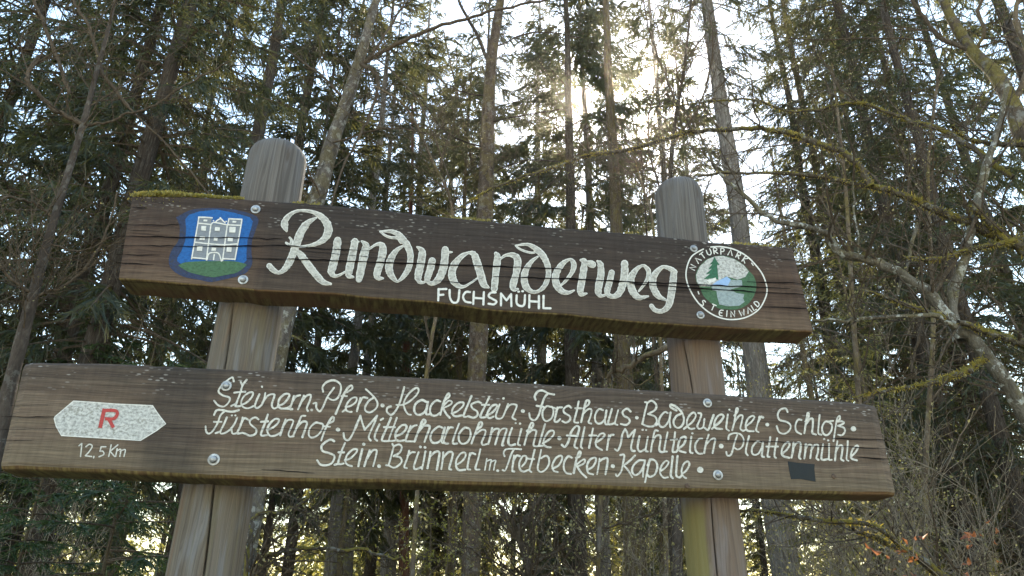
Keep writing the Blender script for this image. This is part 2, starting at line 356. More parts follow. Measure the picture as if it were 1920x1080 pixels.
def board(name, top, bot, thick, mat, bev, seed, label):
    top = np.array(top, float); bot = np.array(bot, float); N = 90
    rng = np.random.default_rng(seed); mb = MB(); rings = []
    for i in range(N+1):
        u = i/N
        def pick(e):
            x = e[0, 0]+(e[-1, 0]-e[0, 0])*u
            return x, float(np.interp(x, e[:, 0], e[:, 1]))
        T = pl(*pick(top)); B = pl(*pick(bot)); T[2] += rng.normal(0, 0.0006); B[2] += rng.normal(0, 0.0006)
        e = min(u, 1-u); eb = bev*0.75*max(0, 1-e/0.004) if e < 0.004 else 0
        def P(v, y): q = B*(1-v)+T*v; return (q[0], y, q[2])
        H = T[2]-B[2]; b = bev/H
        ring = []
        for k in range(13): ring.append(P(b+(1-2*b)*k/12, eb))                       # face, upwards
        for a in (30, 60, 90): ring.append(P(1-b+b*math.sin(math.radians(a)), eb+bev*(1-math.cos(math.radians(a)))))
        ring.append(P(1, thick*0.5))
        for a in (90, 45, 0): ring.append(P(1-b+b*math.sin(math.radians(a)), thick-bev*(1-math.cos(math.radians(a)))))
        for k in range(1, 6): ring.append(P(1-b-(1-2*b)*k/5, thick))
        for a in (45, 90): ring.append(P(b-b*math.sin(math.radians(a)), thick-bev*(1-math.cos(math.radians(a)))))
        ring.append(P(0, thick*0.5))
        for a in (90, 60, 30): ring.append(P(b-b*math.sin(math.radians(a)), eb+bev*(1-math.cos(math.radians(a)))))
        rings.append(ring)
    R = len(rings[0]); V = [p for r in rings for p in r]
    fs = [(i*R+j, (i+1)*R+j, (i+1)*R+(j+1) % R, i*R+(j+1) % R) for i in range(N) for j in range(R)]
    fs += [tuple(range(R)), tuple(N*R+j for j in range(R-1, -1, -1))]
    mb.add(V, fs, 0)
    return mb

LAYER = [0]
def ribbon(mb, pts, mi, y0, k=5, wscale=1.0, extra=0.0, cap=True, smooth=True, edge=None):
    """brush stroke: pts (x, y, width) in photo pixels, laid on the plank face"""
    P = np.array(pts, float)
    C = catmull(P, k) if smooth and len(P) > 2 else catmull(P, 1 if len(P) > 2 else 3)
    xy = C[:, :2]; w = np.maximum(C[:, 2]*wscale + extra, 0.5)
    tg = np.gradient(xy, axis=0); tg /= np.linalg.norm(tg, axis=1)[:, None]+1e-9
    nr = np.stack([-tg[:, 1], tg[:, 0]], 1)
    if edge is not None: w = w*(1+edge.normal(0, 0.05, len(w)))
    L = xy+nr*w[:, None]/2; Rr = xy-nr*w[:, None]/2
    LAYER[0] += 1; y = y0+(LAYER[0] % 25)*0.00005
    n = len(xy); ys = -(y+np.linspace(0, 0.0002, n)); V = [pl(*p, q) for p, q in zip(L, ys)]+[pl(*p, q) for p, q in zip(Rr, ys)]
    fs = [(i, n+i, n+i+1, i+1) for i in range(n-1)]
    if cap:
        for e, s in ((0, -1), (n-1, 1)):
            base = len(V); m = 5
            for q in range(1, m):
                a = math.pi*q/m; d = nr[e]*math.cos(a)+tg[e]*s*math.sin(a); V.append(pl(*(xy[e]+d*w[e]/2), ys[e]))
            idx = [e]+list(range(base, base+m-1))+[n+e]
            fs.append(tuple(idx) if s < 0 else tuple(idx))
    mb.add(V, fs, mi)
def poly(mb, pts, mi, y, k=0):
    P = np.array(pts, float)
    if k: P = catmull(np.vstack([P, P[:1]]), k)[:-1]
    mb.add([pl(*p, -y) for p in P], [tuple(range(len(P)))], mi)
def Z(ox, oy, sc):
    """zoomed reading coordinates -> photo pixels"""
    return lambda pts: [(ox+p[0]*sc, oy+p[1]*sc)+((p[2]*sc,) if len(p) > 2 else ()) for p in pts]
def sub(name, mb, mats, parent, smooth=False):
    return link(name, mb.mesh(name, mats, smooth, SGN), parent)

UT = [(247, 367), (350, 368), (460, 373), (560, 380), (700, 391), (830, 406), (900, 413), (1008, 423), (1217, 440), (1342, 454), (1487, 464)]
UB = [(221, 522), (350, 533), (490, 545), (620, 550), (699, 559), (808, 566), (930, 583), (1060, 590), (1180, 603), (1300, 611), (1420, 618), (1526, 622)]
LT = [(42, 677), (201, 679), (393, 688), (604, 697), (820, 707), (1034, 719), (1250, 731), (1426, 742), (1548, 748), (1646, 757)]
LB = [(-5, 873), (206, 881), (370, 890), (557, 897), (721, 899), (800, 901), (1034, 907), (1250, 915), (1426, 918), (1597, 922), (1685, 923)]

def crack(mb, pts, w, y=0.0046):
    P = np.array(pts, float); rng = np.random.default_rng(int(abs(P.sum())))
    n = max(4, int((P[-1, 0]-P[0, 0])/14)); xs = np.linspace(P[0, 0], P[-1, 0], n)
    ys = np.interp(xs, P[:, 0], P[:, 1])+rng.normal(0, 0.5, n)
    ww = w*np.clip(np.sin(np.linspace(0.12, math.pi-0.12, n))**0.35, 0.05, 1)*rng.uniform(0.45, 1.15, n)
    ribbon(mb, np.stack([xs, ys, ww], 1), 1, y, k=2, cap=False)

ub = board('upper', UT, UB, 0.135, None, 0.008, 1, '')
for pts, w in [([(222, 442), (330, 445), (470, 446), (530, 448)], 2.2), ([(226, 460), (330, 461), (440, 462), (530, 459), (600, 466), (700, 470)], 2.0),
               ([(462, 484), (560, 486), (664, 490), (838, 497), (925, 499), (1030, 503), (1060, 505)], 2.8),
               ([(925, 518), (1070, 523), (1177, 528), (1300, 533), (1411, 538), (1482, 541)], 2.6), ([(1180, 531), (1300, 540), (1411, 547), (1508, 552)], 2.4),
               ([(218, 477), (300, 478)], 1.6), ([(217, 493), (288, 496)], 2.0), ([(234, 421), (300, 422), (340, 420)], 1.8), ([(246, 389), (275, 390)], 1.6), ([(238, 431), (300, 434)], 1.2),
               ([(1400, 528), (1503, 531)], 2.2), ([(1430, 575), (1513, 578)], 2.4), ([(1445, 484), (1490, 488)], 1.6), ([(800, 526), (870, 530), (905, 521)], 1.2),
               ([(1250, 544), (1330, 546)], 1.0), ([(225, 527), (420, 540)], 1.2), ([(560, 470), (760, 487)], 1.0), ([(1180, 560), (1250, 562)], 0.8)]:
    crack(ub, pts, w*0.95)
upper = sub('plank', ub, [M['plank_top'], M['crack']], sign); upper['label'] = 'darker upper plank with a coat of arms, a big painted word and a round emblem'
lb = board('lower', LT, [(x, y+5) for x, y in LB], 0.15, None, 0.020, 2, '')
for pts, w in [([(2, 781), (55, 782), (102, 781)], 1.8), ([(308, 802), (382, 803)], 1.4), ([(380, 803), (560, 805), (800, 814), (1000, 820), (1100, 820), (1300, 824), (1440, 827), (1560, 834)], 1.3),
               ([(1560, 822), (1600, 823), (1668, 826)], 1.8), ([(1500, 836), (1580, 838), (1671, 841)], 1.8), ([(1606, 857), (1674, 861)], 2.2), ([(490, 880), (590, 887)], 1.5),
               ([(-8, 826), (60, 826)], 1.6), ([(-4, 806), (110, 804)], 1.2), ([(1360, 828), (1500, 829)], 1.2), ([(1120, 883), (1180, 884)], 1.0), ([(20, 760), (90, 759)], 0.9)]:
    crack(lb, pts, w*0.9)
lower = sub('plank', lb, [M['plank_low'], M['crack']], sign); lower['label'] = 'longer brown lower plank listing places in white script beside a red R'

# ---- painted main word
A2 = Z(480, 370, 420/1920); A3 = Z(800, 420, 500/1920)
BIG = [A2(s) for s in [
    [(515,175,10),(440,222,46),(385,300,62),(350,390,60),(318,480,56),(278,570,55),(238,622,40),(195,645,24),(150,625,40),(115,588,42)],
    [(262,288,16),(246,240,56),(250,200,45),(290,150,30),(350,118,18),(430,115,18),(510,135,30),(580,185,52),(618,250,62),(614,310,60),(575,365,46),(510,400,28),(430,418,16),(360,425,10)],
    [(340,450,20),(385,495,50),(445,575,54),(512,660,52),(575,725,42),(640,742,14)],
    [(288,345,12),(303,365,14),(300,400,20)], [(258,390,12),(290,408,15),(335,412,20)],
    [(700,368,58),(685,480,62),(655,600,62),(645,640,52),(670,672,28),(710,668,16),(768,638,12)],
    [(848,378,50),(825,500,58),(797,630,56),(800,672,42),(835,684,10)], [(820,378,8),(850,386,20),(880,380,8)],
    [(905,376,8),(928,392,30),(942,425,60),(920,520,62),(882,705,56)],
    [(972,440,12),(1030,405,18),(1072,406,40),(1088,450,58),(1065,560,60),(1038,650,55),(1048,690,38),(1090,694,8)],
    [(1265,415,12),(1210,450,30),(1165,510,50),(1140,590,56),(1150,650,52),(1180,695,35),(1215,720,14),(1262,680,32),(1302,620,44),(1322,550,44),(1322,480,46),(1300,420,52),(1268,370,48),(1230,325,44),(1180,298,32),(1130,290,18),(1062,292,6)],
    [(1065,294,8),(1110,328,14),(1160,345,16),(1215,350,20),(1245,380,30)],
    [(1380,425,8),(1405,440,28),(1425,475,54),(1410,580,60),(1390,675,55),(1402,722,32),(1440,728,14),(1468,700,14)],
    [(1680,470,8),(1645,470,16),(1625,468,20)],
    [(1622,448,56),(1618,530,58),(1602,620,62),(1565,700,52),(1512,738,34),(1475,722,30),(1470,690,46),(1495,610,56),(1510,545,56)],
]] + [A3(s) for s in [
    [(305,205,12),(255,230,28),(205,285,45),(182,350,46),(195,410,45),(230,445,30),(270,450,14),(320,422,9),(370,388,8)],
    [(305,205,15),(340,218,38),(362,275,50),(385,350,50),(410,430,46),(446,457,10)],
    [(498,212,20),(510,240,42),(498,350,44),(487,465,40)],
    [(525,255,10),(570,225,16),(625,225,34),(655,260,46),(645,350,46),(622,440,44),(632,470,28),(658,468,8)],
    [(800,235,8),(755,270,22),(715,330,40),(702,390,46),(715,450,42),(755,485,25),(800,485,18),(845,450,28),(872,390,30),(877,330,34),(862,275,38),(835,225,40),(795,185,36),(755,158,26),(715,146,14),(640,155,6)],
    [(640,157,6),(670,180,10),(720,200,10),(765,207,10),(795,192,12)],
    [(962,446,8),(1000,410,16),(1045,350,24),(1060,300,34),(1050,268,26),(1028,256,14),(985,280,28),(942,335,44),(926,390,46),(940,445,46),(975,484,36),(1020,494,22),(1062,478,6)],
    [(1110,260,12),(1135,268,34),(1130,330,44),(1115,420,44),(1106,480,42),(1118,506,28),(1152,500,6)], [(1150,275,18),(1180,286,44),(1195,292,44)],
    [(1230,268,10),(1250,290,38),(1255,360,44),(1240,440,46),(1236,490,40),(1255,517,22),(1295,510,8)],
    [(1425,284,46),(1425,350,46),(1410,440,48),(1385,498,42),(1345,522,28),(1308,510,28),(1300,480,38),(1316,420,40),(1332,350,40)],
    [(1527,484,8),(1562,440,14),(1592,390,22),(1598,340,28),(1575,308,20),(1555,299,12),(1512,325,28),(1472,385,46),(1470,440,46),(1490,495,46),(1530,530,34),(1595,520,6)],
    [(1718,546,12),(1670,520,34),(1637,470,44),(1627,420,44),(1642,365,38),(1677,325,28),(1710,308,18),(1760,325,28),(1795,345,16)],
    [(1780,345,42),(1772,430,46),(1755,540,46),(1735,597,38),(1690,628,28),(1645,620,26),(1618,590,28)],
]]
FUC = [A3(s) for s in [
    [(86,468),(83,550)],[(85,470),(112,469),(142,468)],[(85,512),(120,509)], [(165,475),(168,530),(190,565),(225,555),(236,475)],
    [(312,490),(282,490),(262,522),(278,557),(318,566)], [(340,488),(335,576)],[(412,490),(408,580)],[(338,532),(410,536)],
    [(497,493),(462,495),(446,520),(475,540),(502,557),(485,578),(445,574)], [(535,586),(535,500)],[(535,500),(575,550)],[(575,550),(608,505)],[(608,505),(610,592)],
    [(648,514),(648,570),(675,590),(702,580),(708,512)],[(659,487),(665,487)],[(688,484),(694,484)],
    [(740,512),(738,600)],[(808,518),(808,606)],[(740,556),(808,560)], [(842,518),(840,606)],[(840,606),(892,607)]]]
lt_ = MB(); er = np.random.default_rng(3)
for s in BIG: ribbon(lt_, s, 0, 0.0008, k=7, extra=1.6, edge=er)
for s in BIG: ribbon(lt_, s, 1, 0.0026, k=7, extra=-1.5, edge=er)
for s in FUC: ribbon(lt_, [(x, y, 4.0) for x, y in s], 0, 0.0008, k=4, edge=er)
sub('lettering', lt_, [M['white_paint'], M['letter_fill']], upper)

# ---- coat of arms
C1 = Z(200, 350, 520/1920)
ca = MB()
poly(ca, C1([(480,212),(505,275),(498,370),(450,440),(430,510),(450,572),(530,622),(640,645),(722,660),(800,645),(900,622),(970,592),(1008,530),(1002,450),(1008,370),(1035,290),(1050,225),(1000,188),(880,158),(740,147),(590,160)]), 0, 0.0008, 4)
poly(ca, C1([(545,225),(570,195),(640,172),(760,158),(880,180),(990,212),(1012,240),(1000,290),(975,370),(968,450),(968,512),(940,535),(520,540),(488,515),(490,490),(520,440),(545,370),(550,300)]), 1, 0.0012)
poly(ca, C1([(495,545),(540,524),(640,516),(740,515),(880,516),(962,535),(960,552),(900,595),(820,612),(740,627),(650,612),(560,587)]), 2, 0.0016, 3)
for q in ([(637,212),(730,216),(722,260),(632,252)], [(632,255),(722,260),(690,506),(588,500)], [(726,258),(832,264),(802,516),(692,508)], [(845,222),(936,226),(930,266),(838,262)], [(837,266),(930,268),(888,505),(804,510)]):
    poly(ca, C1(q), 3, 0.0020)
poly(ca, C1([(750,256),(790,226),(815,262)]), 3, 0.00203)
def lines(mb, conv, segs, w, mi, y):
    for s in segs: ribbon(mb, conv([(a, b, w) for a, b in s]), mi, y, k=3, smooth=len(s) > 2)
lines(ca, C1, [[(637,211),(685,212),(731,216)],[(632,253),(680,257),(722,262)],[(637,212),(632,253),(588,500)],[(722,260),(690,508)],[(835,265),(802,512)],[(846,222),(936,226)],[(846,222),(838,262),(832,265)],[(838,264),(930,268)],
               [(936,226),(930,268),(888,505)],[(590,490),(690,500)],[(804,498),(888,502)],[(722,262),(745,248),(835,264)],[(612,385),(705,395),(818,402),(905,396)],[(695,506),(706,466),(735,456),(775,462),(795,515)],[(748,250),(768,232),(790,222),(805,236),(820,250)],[(786,215),(789,216)],[(738,236),(741,237)],[(826,240),(829,241)],[(745,470),(740,505)]], 9, 4, 0.0023)
for (a, b, w, h) in ((673,288,34,34),(768,293,34,28),(872,298,44,40),(663,357,36,26),(756,362,26,26),(857,366,36,26),(645,427,38,36),(743,433,32,24),(849,435,34,34),(685,234,26,14),(886,243,26,14)):
    poly(ca, C1([(a-w/2, b-h/2), (a+w/2, b-h/2+2), (a+w/2-3, b+h/2), (a-w/2-3, b+h/2-2)]), 4, 0.0041)
sub('coat_of_arms', ca, [M['navy_paint'], M['blue_paint'], M['hill_green'], M['castle_grey'], M['white_paint']], upper)

# ---- round nature-park emblem
E4 = Z(1180, 420, 380/1642)
em = MB()
ring = E4([(600,203),(545,232),(500,270),(468,345),(460,430),(490,530),(560,640),(655,722),(760,766),(860,773),(960,750),(1050,690),(1102,600),(1115,520),(1085,420),(1030,340),(950,260),(850,206),(745,184),(660,186)])
ribbon(em, [(x, y, 2.5) for x, y in ring], 0, 0.0008, k=6)
poly(em, E4([(690,262),(760,256),(850,282),(925,330),(972,382),(1012,430),(1030,505),(1010,580),(960,650),(880,690),(800,692),(720,682),(650,632),(600,580),(568,510),(545,470),(538,410),(570,340),(630,285)]), 1, 0.0008, 4)
poly(em, E4([(690,264),(760,258),(850,284),(925,332),(968,384),(940,428),(880,450),(815,432),(785,424),(700,470),(655,505),(570,506),(547,470),(541,410),(572,342),(632,287)]), 2, 0.0012)
poly(em, E4([(690,265),(712,305),(734,332),(712,330),(716,380),(722,452),(690,440),(600,448),(655,402),(618,408),(668,362),(638,366),(672,326),(648,330),(672,305)]), 3, 0.0016)
poly(em, E4([(628,456),(700,434),(704,456),(650,482)]), 0, 0.0019)
poly(em, E4([(815,452),(912,455),(916,505),(822,530),(870,560),(932,568),(922,602),(934,630),(890,662),(800,666),(730,652),(712,592),(706,542),(672,536),(664,502),(700,480)]), 4, 0.0022)
poly(em, E4([(664,500),(705,466),(790,425),(822,450),(800,497),(740,502)]), 5, 0.0025)
GL = {'N': [[(0,0),(0,1),(.7,0),(.7,1)]], 'A': [[(0,0),(.4,1),(.8,0)]], 'T': [[(.35,0),(.35,1)],[(0,1),(.75,1)]], 'U': [[(0,1),(0,.3),(.35,0),(.7,.3),(.7,1)]],
      'R': [[(0,0),(0,1),(.55,.9),(.5,.55),(0,.5)],[(.1,.5),(.65,0)]], 'P': [[(0,0),(0,1),(.55,.9),(.5,.5),(0,.45)]], 'K': [[(0,0),(0,1)],[(.6,1),(0,.45),(.65,0)]], '-': [[(.0,.5),(.5,.5)]],
      'S': [[(.6,.9),(.25,1),(.05,.75),(.5,.4),(.5,.1),(0,.05)]], 'E': [[(.65,1),(.2,.95),(0,.5),(.2,.05),(.65,0)],[(.05,.52),(.5,.52)]], 'I': [[(.1,0),(.1,1)]], 'W': [[(0,1),(.22,0),(.45,.7),(.68,0),(.9,1)]],
      'L': [[(0,1),(0,0),(.5,0)]], 'D': [[(0,0),(0,1),(.5,.85),(.6,.4),(.4,.08),(0,0)]]}
for ch, x, y, a in (('N',528,375,64),('A',560,320,50),('T',597,284,38),('U',640,256,22),('R',688,242,8),('P',742,244,0),('A',798,250,-8),('R',862,268,-28),('K',912,300,-36),('-',972,330,-55),
                    ('S',572,652,-34),('T',655,690,-24),('E',724,740,-10),('I',784,748,-4),('N',824,752,3),('W',900,748,14),('A',962,725,22),('L',1010,702,30),('D',1040,672,42),('-',535,555,-70)):
    ca_, sa_ = math.cos(math.radians(a)), math.sin(math.radians(a))
    for s in GL[ch]:
        pts = [(x+(u*44)*ca_-(v*46)*sa_, y-(u*44)*sa_-(v*46)*ca_) for u, v in s]
        ribbon(em, [(p[0], p[1], 2.0) for p in E4(pts)], 0, 0.0008, k=3, smooth=ch in 'USDEPR' and len(s) > 3)
sub('emblem', em, [M['white_paint'], M['hill_green'], M['plate_paint'], M['fir_green'], M['rock_grey'], M['ice_blue']], upper)

# ---- waymark plate: painted hexagon with a red R, distance below
K5 = Z(0, 670, 460/1920)
pp = MB()
hexa = [(575,342),(700,350),(900,365),(1195,378),(1235,440),(1297,520),(1230,570),(1100,650),(900,638),(480,612),(440,540),(424,480),(430,465)]
poly(pp, K5(hexa), 0, 0.0008)
ribbon(pp, [(x, y, 1.8) for x, y in K5(hexa+hexa[:1])], 1, 0.0012, smooth=False)
for s, w in (([(818,402),(800,475),(783,552)],30), ([(815,416),(870,414),(908,420),(918,440),(905,468),(878,482),(820,480)],26), ([(852,484),(888,550)],28)):
    ribbon(pp, K5([(a, b, w) for a, b in s]), 2, 0.0018, k=5, cap=False)
sub('waymark', pp, [M['plate_paint'], M['white_paint'], M['red_paint']], lower)

